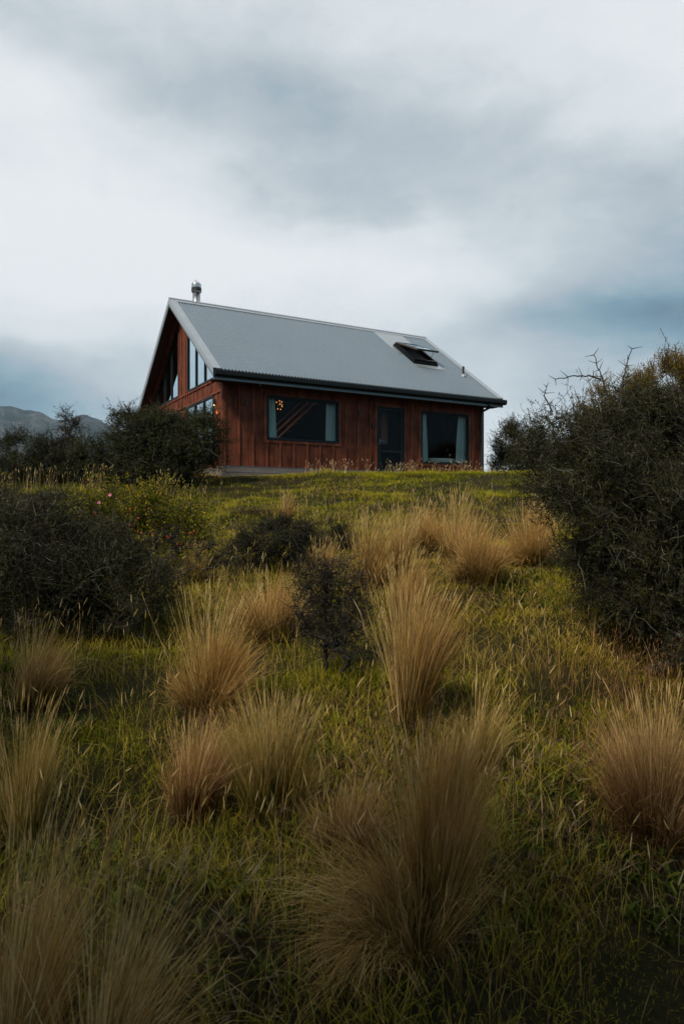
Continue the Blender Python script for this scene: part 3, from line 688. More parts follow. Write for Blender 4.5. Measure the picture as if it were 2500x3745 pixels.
curtain(3.23, 3.60, 3.21, 3.60, .06, 2.04, .165, 5, 'teal curtain drawn to the right side of the wide living room window')
curtain(6.60, 6.86, 6.60, 6.93, .06, 2.02, .165, 3, 'narrow teal curtain at the left side of the tall window by the downpipe')
curtain(8.16, 8.56, 8.04, 8.56, .06, 2.02, .165, 5, 'fuller teal curtain at the right side of the tall window by the downpipe')

pend = empty('pendant_lamp', hw(2.22, 1.25, 2.04), HROT, 'lit cluster pendant lamp glowing beside the left curtain of the wide window', 'lamp')
b = MB(); b.tube([(0, 0, .16), (0, 0, 1.55)], .005, 6)
pts_ = [(-.09, .03, .02), (.0, .02, .07), (.03, .05, -.02), (.08, .0, -.05), (.04, -.06, .03), (.10, .04, -.09), (-.04, .05, -.17), (.03, .0, -.19)]
for p_ in pts_: b.tube([(0, 0, .16), (p_[0], p_[1], p_[2] + .03)], .003, 5)
b.build('stem', M['black'], pend)
for p_ in pts_:
    b = MB(); r_ = .011; b.lathe([(0, -r_ * 1.3), (r_ * .8, -r_ * .8), (r_, 0), (r_ * .7, r_ * .9), (.006, r_ * 1.7), (0, r_ * 1.8)], p_, 10); b.build('bulb', M['bulb'], pend, smooth=True)
pl = bpy.data.lights.new('pendant_light', 'POINT'); pl.energy = 2; pl.color = (1, .55, .2); pl.shadow_soft_size = .08
po = bpy.data.objects.new('pendant_light', pl); COL.objects.link(po); po.parent = pend; po.location = (0, 0, -.05)

sofa = empty('sofa', hw(2.45, .78, .02), HROT, 'low pale sofa standing behind the sill of the wide window', 'sofa')
b = MB(); b.box(-.95, .95, -.35, .35, .1, .4); b.build('seat', M['cushion'], sofa, bevel=.04)
b = MB(); b.box(-.95, .95, -.45, -.30, .1, .74); b.build('backrest', M['cushion'], sofa, bevel=.04)
for sx in (-.9, .9):
    for sy in (-.35, .3): b = MB(); b.box(sx - .025, sx + .025, sy - .025, sy + .025, 0, .1); b.build('leg', M['inner'], sofa)
def cushion(x, y, z, rot, w_, label):
    n = 10; u = np.linspace(-1, 1, n); U, V_ = np.meshgrid(u, u, indexing='ij')
    th = .075 * (np.clip(1 - U ** 4, 0, 1) * np.clip(1 - V_ ** 4, 0, 1)) ** .5 + .002
    Pf = np.stack([U * w_ / 2 * (1 - .06 * (1 - V_ ** 2)), -th, V_ * w_ / 2 * (1 - .06 * (1 - U ** 2))], -1).reshape(-1, 3); Pb = Pf * [1, -1, 1]
    i = np.arange(n * n).reshape(n, n); f = np.stack([i[:-1, :-1], i[1:, :-1], i[1:, 1:], i[:-1, 1:]], -1).reshape(-1, 4)
    o = mesh_np('cushion', np.concatenate([Pf, Pb]), np.concatenate([f, f[:, ::-1] + n * n]), M['cushion'], smooth=True)
    o.location = hw(x, y, z); o.rotation_euler = (R(-12), R(rot), HROT); tag(o, label, 'cushion', 'cushions on the window sofa')
cushion(2.06, .62, .68, 7, .42, 'pale cushion peeking over the sill beside the left curtain')
cushion(2.64, .62, .67, 8, .42, 'pale cushion peeking over the middle of the wide window sill')
cushion(3.24, .62, .70, 10, .40, 'pale cushion peeking over the sill beside the right curtain')

bath = empty('bathtub', hw(7.95, .64, .05), HROT + R(8), 'white bathtub with a tap, its rim showing just above the sill of the tall window', 'bathtub')
def oval(prof, n=36):
    vs = []; fs = []
    for (ax, ay, z) in prof:
        for k in range(n): a = 2 * math.pi * k / n; vs.append((ax * math.cos(a), ay * math.sin(a), z))
    for i in range(len(prof) - 1):
        for k in range(n): k2 = (k + 1) % n; fs.append((i * n + k, i * n + k2, (i + 1) * n + k2, (i + 1) * n + k))
    return vs, fs
b = MB(); b.add(*oval([(.001, .001, 0), (.62, .28, 0), (.68, .33, .2), (.75, .37, .44), (.765, .385, .46), (.75, .37, .47), (.70, .32, .44), (.62, .27, .15), (.001, .001, .12)]))
b.build('tub', M['enamel'], bath, smooth=True)
b = MB(); b.tube([(-.05, -.30, .45), (-.05, -.30, .63), (-.02, -.29, .66), (.04, -.28, .65), (.05, -.28, .60)], .010, 8); b.build('tap', M['chrome'], bath, smooth=True)
b = MB(); b.lathe([(0, -.05), (.03, -.042), (.05, 0), (.03, .042), (0, .05)], (-.17, -.28, .74), 16); b.tube([(-.17, -.28, .46), (-.17, -.28, .72)], .008, 6); b.build('round_handle', M['black'], bath, smooth=True)

# ------------------------------------------------------------------ vegetation generators
def ribbons(base, az, L, wd, th0, th1, nseg, rng, curl=1.0, rnd=None, flat=0.5):
    """curved blades; returns verts, faces, rnd, t"""
    n = len(base); ts = np.linspace(0, 1, nseg + 1)
    th = th0[:, None] + (th1 - th0)[:, None] * ts[None] ** curl
    daz = rng.normal(0, .45, n)[:, None] * ts[None] ** 1.5; A = az[:, None] + daz
    d = np.stack([np.sin(th) * np.cos(A), np.sin(th) * np.sin(A), np.cos(th)], -1)
    seg = d[:, :-1] * (L / nseg)[:, None, None]
    P = np.concatenate([np.zeros((n, 1, 3)), np.cumsum(seg, 1)], 1) + base[:, None]
    fa = rng.uniform(0, 2 * np.pi, n)
    side = np.stack([np.cos(fa), np.sin(fa), np.zeros(n)], -1)[:, None]
    side = side - (side * d).sum(-1, keepdims=True) * d; side /= np.linalg.norm(side, axis=-1, keepdims=True) + 1e-9
    wt = (1 - ts ** 1.8) * .9 + .1
    S = side * (wd[:, None] * wt[None] / 2)[..., None]
    V = np.stack([P - S, P + S], 2).reshape(-1, 3)
    k = nseg + 1; b0 = (np.arange(n) * k * 2)[:, None, None]; i = np.arange(nseg)[None, :, None] * 2
    F_ = (b0 + i + np.array([0, 1, 3, 2])[None, None]).reshape(-1, 4)
    if rnd is None: rnd = rng.rand(n)
    Rn = np.repeat(rnd, k * 2); T = np.tile(np.repeat(ts, 2), n)
    return V, F_, Rn, T, P
def spindles(P0, d, L, w_, rng, base_i=0):
    """seed heads: four-sided spindles from P0 along d"""
    n = len(P0); ref = np.tile([[.3, .9, .2]], (n, 1)); u = np.cross(d, ref); u /= np.linalg.norm(u, axis=1, keepdims=True); v = np.cross(d, u)
    rings = []
    for t, k in ((0, .25), (.3, 1), (.7, .8), (1, .1)):
        c = P0 + d * (L * t)[:, None]
        for a in range(4): rings.append(c + (u * math.cos(a * math.pi / 2) + v * math.sin(a * math.pi / 2)) * (w_ * k / 2)[:, None])
    V = np.stack(rings, 1).reshape(-1, 3); q = []
    for i in range(3):
        for a in range(4): q.append([i * 4 + a, i * 4 + (a + 1) % 4, (i + 1) * 4 + (a + 1) % 4, (i + 1) * 4 + a])
    F_ = (np.array(q)[None] + (np.arange(n) * 16)[:, None, None]).reshape(-1, 4)
    return V, F_
def tubes(paths, radii, S=3):
    """paths (M,K,3), radii (M,K)"""
    Mn, K, _ = paths.shape
    t = np.empty_like(paths); t[:, 1:-1] = paths[:, 2:] - paths[:, :-2]; t[:, 0] = paths[:, 1] - paths[:, 0]; t[:, -1] = paths[:, -1] - paths[:, -2]
    t /= np.linalg.norm(t, axis=-1, keepdims=True) + 1e-9
    ref = np.where(np.abs(t[..., 2:3]) > .9, np.array([1., 0, 0]), np.array([0, 0, 1.]))
    u = np.cross(t, ref); u /= np.linalg.norm(u, axis=-1, keepdims=True) + 1e-9; v = np.cross(t, u)
    an = np.arange(S) * 2 * np.pi / S
    V = paths[:, :, None] + (u[:, :, None] * np.cos(an)[None, None, :, None] + v[:, :, None] * np.sin(an)[None, None, :, None]) * radii[:, :, None, None]
    idx = np.arange(Mn * K * S).reshape(Mn, K, S); r = np.roll(idx, -1, 2)
    F_ = np.stack([idx[:, :-1], r[:, :-1], r[:, 1:], idx[:, 1:]], -1).reshape(-1, 4)
    return V.reshape(-1, 3), F_
def join(parts):
    V = []; F_ = []; R_ = []; T_ = []; n = 0
    for v, f, r, t in parts:
        V.append(v); F_.append(f + n); R_.append(r); T_.append(t); n += len(v)
    return np.concatenate(V), np.concatenate(F_), np.concatenate(R_), np.concatenate(T_)

M['tussock'] = plant('tussock_blades', [(0, (0.055, 0.034, 0.007)), (.5, (0.108, 0.071, 0.017)), (1, (0.163, 0.103, 0.028))],
                     tip=[(0, (0.153, 0.082, 0.019)), (.4, (0.397, 0.232, 0.069)), (.75, (0.596, 0.374, 0.138)), (1, (0.795, 0.568, 0.284))], tipfac=(.15, .85), transl=.25, gloss=.006)
M['tussock_red'] = plant('tussock_blades_reddish', [(0, (0.063, 0.029, 0.010)), (.5, (0.109, 0.055, 0.021)), (1, (0.143, 0.084, 0.029))],
                     tip=[(0, (0.118, 0.059, 0.018)), (.4, (0.286, 0.155, 0.059)), (.75, (0.437, 0.269, 0.118)), (1, (0.655, 0.470, 0.260))], tipfac=(.15, .8), transl=.25, gloss=.006)
M['tussock_olive'] = plant('tussock_blades_olive', [(0, (0.055, 0.059, 0.011)), (.5, (0.101, 0.084, 0.018)), (1, (0.143, 0.109, 0.029))],
                     tip=[(0, (0.126, 0.101, 0.017)), (.4, (0.319, 0.235, 0.055)), (.75, (0.504, 0.361, 0.118)), (1, (0.689, 0.521, 0.244))], tipfac=(.2, .85), transl=.25, gloss=.006)
M['thatch'] = plant('dead_thatch', [(0, (0.035, 0.025, 0.013)), (.6, (0.105, 0.073, 0.038)), (1, (0.238, 0.189, 0.119))], transl=.1, gloss=.006)
M['straw'] = plant('straw', [(0, (0.272, 0.170, 0.043)), (.5, (0.493, 0.348, 0.128)), (1, (0.697, 0.544, 0.281))], transl=.2, gloss=.006)
M['seed'] = plant('seed_heads', [(0, (0.42, 0.28, 0.13)), (1, (0.75, 0.58, 0.36))], transl=.25)
M['grass'] = plant('grass_blades', [(0, (0.032, 0.034, 0.003)), (.5, (0.058, 0.052, 0.006)), (1, (0.117, 0.074, 0.019))],
                   tip=[(0, (0.185, 0.208, 0.007)), (.3, (0.369, 0.367, 0.011)), (.55, (0.533, 0.446, 0.026)), (.8, (0.505, 0.367, 0.069)), (1, (0.659, 0.486, 0.166))], tipfac=(.0, .75), transl=.35, gloss=.006)
M['bark'] = plant('grey_bark', [(0, (0.027, 0.023, 0.018)), (.7, (0.060, 0.054, 0.043)), (1, (0.180, 0.173, 0.150))], transl=0.0, gloss=.006)
M['darkbark'] = plant('dark_bark', [(0, (0.020, 0.018, 0.017)), (1, (0.055, 0.05, 0.046))], transl=0.0, gloss=.006)
M['leaf'] = plant('small_olive_leaves', [(0, (0.013, 0.018, 0.005)), (.6, (0.035, 0.045, 0.012)), (1, (0.107, 0.126, 0.039))], transl=.2, gloss=.006)
M['leaf_brown'] = plant('small_brownish_leaves', [(0, (0.026, 0.019, 0.009)), (.6, (0.056, 0.044, 0.019)), (1, (0.143, 0.105, 0.053))], transl=.2, gloss=.006)
M['leaf_yellow'] = plant('yellow_green_leaves', [(0, (0.051, 0.068, 0.007)), (.6, (0.162, 0.170, 0.013)), (1, (0.468, 0.306, 0.025))], transl=.4, gloss=.006)
M['leaf_gold'] = plant('golden_brown_leaves', [(0, (0.072, 0.048, 0.010)), (.6, (0.160, 0.108, 0.020)), (1, (0.304, 0.208, 0.040))], transl=.3, gloss=.006)
M['hip'] = principled('rose_hip', (0.45, 0.03, 0.015), 0.35)
M['petal'] = principled('pink_petal', (0.75, 0.25, 0.40), 0.6)
SCREEN = 1.0

def tussock(x, y, h, r, n, label, lean=(0.06, 0.0), mat='tussock', spread=1.0, stalks=60, droop=0.9, up=0.2, seed=0, side=None):
    rng = np.random.RandomState(1000 + seed)
    z = float(ground(x, y)) - .03
    t = empty('grass_tussock', (x, y, z), 0, label, 'tussock', 'tussocks on the slope')
    # a tussock is a handful of crowded tillers, each with its own lean, length and tone
    n = int(n * .66); G_ = 12; spread = spread * .84; gid = rng.randint(0, G_, n); ga = rng.uniform(0, 2 * np.pi, G_); go = rng.uniform(.1, 1, G_) ** .6
    gl = rng.uniform(.50, 1.22, G_); gt = rng.uniform(0, 1, G_); glean = rng.normal(0, .20, (G_, 2)) * spread + rng.normal(0, .07, 2)
    a = rng.uniform(0, 2 * np.pi, n)
    if side is not None: a = side[0] + rng.normal(0, side[1], n)
    bx_ = np.cos(ga[gid]) * go[gid] * r * .42 + rng.normal(0, .09, n) * r; by_ = np.sin(ga[gid]) * go[gid] * r * .42 + rng.normal(0, .09, n) * r
    base = np.stack([bx_, by_, rng.uniform(0, .03, n)], -1)
    out = np.stack([bx_, by_], -1) / r * .62 * spread
    th0 = np.abs(rng.normal(0, .17, n)) * spread + .03
    v0 = np.stack([np.cos(a), np.sin(a)], -1) * th0[:, None] + out + glean[gid]
    bend = (rng.rand(n) ** 2.2 * 1.9 + .1) * droop * spread * .8
    d = v0 * (1 + bend[:, None] * 1.2) + np.stack([np.cos(a), np.sin(a)], -1) * (bend * .45)[:, None] + np.array(lean)[None] * 5 * rng.uniform(.3, 1.7, n)[:, None]
    kk = rng.rand(n) < .14; d[kk] *= rng.uniform(1.5, 3.2, kk.sum())[:, None]; d[kk] += rng.normal(0, .5, (kk.sum(), 2))
    th0 = np.hypot(v0[:, 0], v0[:, 1]); a2 = np.arctan2(d[:, 1], d[:, 0]); th1 = np.hypot(d[:, 0], d[:, 1])
    L = h * 1.2 * rng.uniform(.35, 1.0, n) ** .6 * gl[gid]
    wmin = .0019 + .00028 * y
    V, F_, Rn, T, P = ribbons(base, a2, L, rng.uniform(.8, 1.3, n) * wmin, th0, np.minimum(th1, 2.3), 6, rng, curl=1.5)
    # clumped colour: blades of one side share a tone
    mesh_np('leaf_blades', V, F_, M[mat], t, {'rnd': np.clip(Rn * .72 + .36 * np.repeat(gt[gid], 14), 0, 1), 't': T})
    m_ = 330; a = rng.uniform(0, 2 * np.pi, m_); rr = rng.uniform(.2, 1, m_) * r * .42
    base = np.stack([rr * np.cos(a), rr * np.sin(a), rng.uniform(.0, .05, m_)], -1)
    V, F_, Rn, T, P = ribbons(base, a + rng.normal(0, .9, m_), h * rng.uniform(.15, .42, m_), np.full(m_, wmin * 1.2), rng.uniform(.5, 1.3, m_), rng.uniform(1.4, 2.3, m_), 4, rng)
    mesh_np('dead_thatch', V, F_, M['thatch'], t, {'rnd': Rn, 't': T})
    if stalks:
        n2 = int(stalks * 1.25); a = rng.uniform(0, 2 * np.pi, n2); rr = np.abs(rng.normal(0, .5, n2)) * r * .3
        base = np.stack([rr * np.cos(a), rr * np.sin(a), np.zeros(n2)], -1)
        th0 = np.abs(rng.normal(0, .16, n2)) + .02
        d = np.stack([np.cos(a) * (th0 + .18), np.sin(a) * (th0 + .18)], -1) + np.array(lean)[None] * 3.5 * rng.uniform(.3, 1.4, n2)[:, None]
        L = h * rng.uniform(.9, 1.08 + up * 1.7, n2)
        V, F_, Rn, T, P = ribbons(base, np.arctan2(d[:, 1], d[:, 0]), L, np.full(n2, wmin * 1.1), th0, np.hypot(d[:, 0], d[:, 1]), 6, rng, curl=1.2)
        tip = P[:, -1]; dd = P[:, -1] - P[:, -2]; dd /= np.linalg.norm(dd, axis=1, keepdims=True)
        V2, F2 = spindles(P[:, -2], dd, h * rng.uniform(.10, .20, n2), np.full(n2, wmin * 1.5), rng)
        r2 = np.repeat(rng.rand(n2), 16)
        V, F_, Rn, T = join([(V, F_, Rn, T), (V2, F2, r2, r2)])
        mesh_np('seed_stalks', V, F_, M['straw'], t, {'rnd': Rn, 't': T})
    return t

def shrub(name, x, y, lobes, label, cat='shrub', group='shrubs around the house', nclust=90, ntwig=26, tl=(.12, .30), leaf=(.013, .006), nleaf=16, lmat='leaf', bmat='bark', spine=.03,
          stem_r=.035, up=.15, bareouter=0.25, seed=0, stems=3, tw=.0022, zoff=0.0, jag=1.0, sprays=0, upleaf=False):
    """lobes: [(dx,dy,z_world_centre,rx,ry,rz)...] crown envelope as blobs"""
    rng = np.random.RandomState(5000 + seed); z0 = float(ground(x, y)) - .05 + zoff
    t = empty(name, (x, y, z0), 0, label, cat, group)
    lob = np.array(lobes, float); lob[:, 2] -= z0
    vol = lob[:, 3] * lob[:, 4] * lob[:, 5]; pick = rng.choice(len(lob), nclust, p=vol / vol.sum())
    d = rng.normal(size=(nclust, 3)); d /= np.linalg.norm(d, axis=1, keepdims=True)
    d[:, 2] = np.where(d[:, 2] < -.85, -d[:, 2], d[:, 2])
    rad = rng.uniform(.35, 1, nclust) ** .45 * (1 + rng.normal(0, .08 * jag, nclust))
    C = lob[pick, :3] + d * lob[pick, 3:] * rad[:, None] * .90
    C[:, 2] = np.maximum(C[:, 2], float(ground(x, y)) - z0 + .08)
    # skeleton: connect nearest-first
    nodes = [np.array([0, 0, 0.])]; par = [-1]
    base_n = []
    for s in range(stems):
        a = rng.uniform(0, 2 * np.pi); q = np.array([math.cos(a) * .06, math.sin(a) * .06, .0]); nodes.append(q); par.append(0); base_n.append(len(nodes) - 1)
    order = np.argsort(np.linalg.norm(C, axis=1)); segs = []; desc = {i: 0 for i in range(len(nodes))}
    for ci in order:
        nd = np.array(nodes[1:]); dist = np.linalg.norm(nd - C[ci], axis=1) + .35 * np.linalg.norm(nd, axis=1)
        j = int(np.argmin(dist)) + 1
        mid = (nodes[j] + C[ci]) / 2 + rng.normal(0, .06, 3) * np.linalg.norm(C[ci] - nodes[j])
        nodes.append(mid); par.append(j); nodes.append(C[ci]); par.append(len(nodes) - 2)
    cnt = np.ones(len(nodes))
    for i in range(len(nodes) - 1, 0, -1): cnt[par[i]] += cnt[i]
    rads = np.maximum(stem_r * (cnt / cnt[1:].max()) ** .5, tw * 1.4)
    A = np.array([nodes[par[i]] for i in range(1, len(nodes))]); B = np.array(nodes[1:]); K = 6; ts = np.linspace(0, 1, K)
    wob = rng.normal(0, 1, (len(A), K, 3)) * (np.sin(ts * np.pi)[None, :, None]) * (np.linalg.norm(B - A, axis=1) * .09)[:, None, None]
    path = A[:, None] + (B - A)[:, None] * ts[None, :, None] + wob
    ra = rads[1:][:, None] * np.ones(K)[None] * (1 + .25 * (1 - ts[None])); 
    V, F_ = tubes(path, ra, 5); r_ = np.repeat(rng.rand(len(A)), K * 5)
    mesh_np('trunk', V, F_, M[bmat], t, {'rnd': r_ * .6}, smooth=True)
    # twigs radiating from each cluster
    nt_ = nclust * ntwig; cc = np.repeat(C, ntwig, 0); lc = np.repeat(lob[pick, :3], ntwig, 0); lr = np.repeat(lob[pick, 3:], ntwig, 0)
    outw = (cc - lc) / lr; outw /= np.linalg.norm(outw, axis=1, keepdims=True) + 1e-6
    dr = rng.normal(size=(nt_, 3)); dr /= np.linalg.norm(dr, axis=1, keepdims=True)
    dr = dr * 1.0 + outw * .45 + np.array([0, 0, up]); dr /= np.linalg.norm(dr, axis=1, keepdims=True)
    L = rng.uniform(*tl, nt_) * np.where(rng.rand(nt_) < .08, 1.9, 1.0); st = cc + rng.normal(0, tl[1] * .22, (nt_, 3)); K = 5
    stepd = dr[:, None] + rng.normal(0, .33, (nt_, K - 1, 3)); stepd /= np.linalg.norm(stepd, axis=-1, keepdims=True)
    P = np.concatenate([st[:, None], st[:, None] + np.cumsum(stepd * (L / (K - 1))[:, None, None], 1)], 1)
    V, F_ = tubes(P, np.linspace(1.15, .5, K)[None] * tw * rng.uniform(.7, 1.3, nt_)[:, None], 3); tr_ = rng.rand(nt_) ** 2
    parts = [(V, F_, np.repeat(tr_, K * 3), np.zeros(len(V)))]
    if spine:
        ns = 6; i = np.repeat(np.arange(nt_), ns); u = rng.uniform(.05, .98, nt_ * ns) * (K - 1); k = np.minimum(u.astype(int), K - 2); fr = (u - k)[:, None]
        p0 = P[i, k] * (1 - fr) + P[i, k + 1] * fr; tg = stepd[i, k]; rd = rng.normal(size=(len(i), 3)); pr = np.cross(tg, rd); pr /= np.linalg.norm(pr, axis=1, keepdims=True)
        pr = pr + tg * .3; le = spine * rng.uniform(.5, 1.4, len(i))[:, None]; w_ = np.cross(pr, tg); w_ /= np.linalg.norm(w_, axis=1, keepdims=True)
        sv = np.stack([p0 - w_ * tw * .6, p0 + w_ * tw * .6, p0 + pr * le + w_ * tw * .15, p0 + pr * le - w_ * tw * .15], 1).reshape(-1, 3)
        sf = np.arange(len(i) * 4).reshape(-1, 4); parts.append((sv, sf, np.repeat(tr_[i], 4), np.zeros(len(sv))))
    V, F_, r_, _t = join(parts)
    mesh_np('twigs', V, F_, M[bmat], t, {'rnd': r_})
    if nleaf:
        keep = np.where(rng.rand(nt_) > bareouter)[0]; i = np.repeat(keep, nleaf); u = rng.uniform(0, 1, len(i)) * (K - 1); k = np.minimum(u.astype(int), K - 2); fr = (u - k)[:, None]
        p0 = P[i, k] * (1 - fr) + P[i, k + 1] * fr + rng.normal(0, leaf[0] * .5, (len(i), 3))
        a = rng.normal(size=(len(i), 3)); 
        if upleaf: a[:, 2] = np.abs(a[:, 2]) * 1.5 + 1.2
        a /= np.linalg.norm(a, axis=1, keepdims=True); bb = np.cross(a, rng.normal(size=(len(i), 3))); bb /= np.linalg.norm(bb, axis=1, keepdims=True)
        s = rng.uniform(.6, 1.3, len(i))[:, None]; a = a * leaf[0] * s; bb = bb * leaf[1] * s / 2
        lv = np.stack([p0, p0 + a * .5 + bb, p0 + a, p0 + a * .5 - bb], 1).reshape(-1, 3)
        tone = np.clip(np.repeat(rng.rand(nclust), ntwig)[i] * .45 + rng.rand(len(i)) * .6, 0, 1)
        mesh_np('crown', lv, np.arange(len(i) * 4).reshape(-1, 4), M[lmat], t, {'rnd': np.repeat(tone, 4)})
    return t


# ------------------------------------------------------------------ tussocks
TU = [
 # x, y, h, r, n, label, options
 (2.36, 8.50, .70, .48, 3200, 'round reddish tan tussock at the left edge of the big thorny shrub', dict(mat='tussock', spread=1.35, stalks=25, lean=(.03, 0), up=.05, droop=1.1)),
 (1.50, 7.60, .66, .42, 2800, 'tan dome tussock with its blades swept right, in front of the round reddish one', dict(mat='tussock', spread=1.35, stalks=45, lean=(.09, 0), up=.1, droop=1.2)),
 (1.42, 8.60, .66, .32, 1700, 'pale feathery tussock just behind the tan dome tussock', dict(spread=.9, stalks=110, up=.35)),
 (1.10, 9.43, .58, .26, 1600, 'narrow tan tussock farthest up the slope in the row of tussocks', dict(spread=.9, stalks=60, up=.2)),
 (.58, 6.66, .60, .36, 2600, 'bushy tan tussock just right of the small leafless black shrub', dict(spread=1.0, stalks=110, up=.3)),
 (.28, 7.75, .60, .30, 1500, 'tall straw pale tussock rising behind the small leafless black shrub', dict(spread=.75, stalks=210, up=.45)),
 (.66, 8.15, .58, .28, 1400, 'straw coloured tussock between the narrow one and the pale tall one', dict(spread=.7, stalks=120, up=.4)),
 (-.63, 6.36, .58, .34, 2600, 'golden brown tussock between the two dark low shrubs', dict(spread=1.1, stalks=30, up=.2, lean=(.05, 0))),
 (-.93, 4.78, .60, .34, 3400, 'fan shaped tan tussock left of centre with long pale stalks leaning right', dict(spread=1.05, stalks=140, up=.42, lean=(.06, 0))),
 (-2.16, 4.75, .46, .30, 2400, 'golden tussock at the left edge below the dark shrub, its stalks swept right', dict(spread=1.0, stalks=80, up=.38, lean=(.07, 0))),
 (-1.64, 3.48, .52, .22, 2400, 'tall upright olive tussock at the left edge of the picture', dict(mat='tussock_olive', spread=.6, stalks=90, up=.35, lean=(.02, 0))),
 (.45, 4.78, .80, .24, 2500, 'tall narrow tussock in the centre with straight pale stalks', dict(spread=.46, stalks=190, up=.22, lean=(.035, 0))),
 (-.85, 3.80, .48, .28, 2600, 'short reddish brown tussock directly below the fan shaped one', dict(mat='tussock_red', spread=.85, stalks=50, up=.12, lean=(.04, 0))),
 (-.37, 3.78, .58, .34, 2800, 'upright olive tan tussock beside the short reddish brown one', dict(mat='tussock_olive', spread=.75, stalks=110, up=.12, lean=(.02, 0))),
 (.40, 3.04, .84, .25, 5600, 'largest foreground tussock, tall and tan with a dense upright head', dict(spread=.44, stalks=150, up=.08, lean=(.03, 0), droop=.6)),
 (.24, 2.80, .64, .22, 3200, 'tan tussock in the foreground arching over to the left and down', dict(spread=1.3, stalks=20, up=.0, lean=(-.13, -.04), droop=1.5, side=(3.6, .45))),
 (1.74, 3.75, .60, .40, 4200, 'wide reddish brown tussock at the right edge below the big thorny shrub', dict(mat='tussock_red', spread=1.15, stalks=120, up=.3, lean=(.02, 0))),
 (-1.05, 2.12, .66, .24, 1500, 'blurred pale tussock in the bottom left corner', dict(mat='tussock', spread=.6, stalks=190, up=.35, lean=(.05, 0))),
 (-.72, 2.05, .56, .22, 1300, 'thin blurred tussock beside the one in the bottom left corner, stalks leaning right', dict(mat='tussock', spread=.8, stalks=170, up=.45, lean=(.14, 0))),
 (-.24, 7.60, .44, .22, 700, 'thin wispy tussock just left of the tall straw pale one', dict(spread=.9, stalks=60, up=.3)),
 (-.98, 11.85, .42, .22, 700, 'small straw tussock alone on the green slope behind the low dark shrub', dict(spread=.9, stalks=70, up=.3)),
 (3.30, 11.6, .46, .3, 900, 'small dry tussock behind the round reddish tan one', dict(spread=1.0, stalks=60, up=.3)),
 (.02, 3.42, .42, .22, 1100, 'low brown tussock between the upright olive tan one and the largest tussock', dict(mat='tussock_red', spread=1.1, stalks=40, up=.2)),
 (.86, 4.35, .40, .24, 1000, 'low loose tussock just right of the tall narrow centre one', dict(mat='tussock_olive', spread=1.1, stalks=60, up=.5, lean=(.1, 0))),
 (-1.75, 8.1, .40, .3, 900, 'low dry tussock between the dark shrub and the golden brown tussock', dict(mat='tussock_olive', spread=1.2, stalks=60, up=.3)),
]
for i, (x, y, h, r, n, lab, kw) in enumerate(TU): tussock(x, y, h, r, n, lab, seed=i, **kw)

# ------------------------------------------------------------------ shrubs
TH = 'thorny_shrub'
shrub(TH, 2.50, 5.75, [(.34, .3, .0, 1.12, 1.0, 1.12), (-.42, .05, .36, .64, .6, .56), (.10, 0, -.26, .72, .6, .60), (.36, -.1, -.85, .66, .5, .50), (.18, .2, .60, .80, .6, .44), (.75, -.1, -.95, .6, .5, .5), (.75, -.55, -1.2, .6, .4, .36)],
      'big dark thorny shrub filling the right edge of the picture', nclust=560, ntwig=34, tl=(.10, .26), leaf=(.015, .008), nleaf=18, spine=.028, stem_r=.04, bareouter=.25, seed=1, tw=.0024, stems=4)
shrub(TH, -4.40, 17.1, [(-.75, -.1, 1.80, .80, .7, .72), (.0, -.1, 1.70, .95, .8, .80), (.85, -.1, 1.80, .70, .6, .74), (-.1, -.2, 1.2, 1.2, .7, .55), (0, -.4, .95, 1.3, .4, .25), (-.35, 0, 2.15, .4, .4, .35)],
      'dark rounded thorny shrub in front of the left gable of the house', nclust=330, ntwig=30, tl=(.15, .38), leaf=(.032, .018), nleaf=16, spine=.04, stem_r=.06, seed=2, tw=.004)
shrub(TH, -7.9, 17.3, [(-.3, 0, 1.42, 1.0, .8, .62), (.3, -.1, 1.15, .9, .7, .45), (0, -.2, .95, 1.1, .5, .3)], 'dark shrub at the far left edge below the mountains',
      nclust=110, ntwig=28, tl=(.15, .36), leaf=(.030, .016), nleaf=14, spine=.04, lmat='leaf', seed=3, tw=.004)
shrub('small_tree', -7.05, 17.6, [(-.1, 0, 1.50, .60, .5, .44), (0, -.1, 1.1, .6, .4, .3), (.05, 0, 2.12, .30, .25, .24), (.02, 0, 2.42, .12, .12, .16)], 'greyish shrub with a dark tuft standing up against the mountains',
      nclust=70, ntwig=28, tl=(.12, .30), leaf=(.028, .015), nleaf=14, spine=.04, lmat='leaf_brown', seed=4, tw=.004, stems=1, stem_r=.07, bmat='darkbark')
shrub(TH, -6.25, 17.4, [(-.1, -.1, 1.40, .72, .6, .44), (.15, -.1, 1.15, .9, .6, .36), (0, -.2, .95, 1.0, .4, .25)], 'low dark shrub between the tufted one and the shrub at the gable',
      nclust=90, ntwig=28, tl=(.14, .34), leaf=(.030, .016), nleaf=14, spine=.04, seed=5, tw=.004)
shrub(TH, 6.35, 25.5, [(-.10, 0, 2.45, .55, .6, .75), (.75, 0, 2.25, .6, .6, .75), (.3, 0, 1.7, 1.2, .8, .55)], 'feathery dark shrub behind the right end of the house',
      nclust=130, ntwig=26, tl=(.25, .55), leaf=(.045, .018), nleaf=15, spine=.05, lmat='leaf', up=.8, seed=6, tw=.005, upleaf=True)
shrub(TH, 6.9, 20.5, [(-.2, 0, 1.65, .7, .6, .55), (.6, 0, 1.8, .8, .7, .8), (.1, -.2, 1.25, 1.1, .5, .45)], 'dark shrub between the house and the big thorny shrub',
      nclust=110, ntwig=26, tl=(.22, .45), leaf=(.036, .018), nleaf=14, spine=.05, lmat='leaf_brown', up=.4, seed=7, tw=.0045)
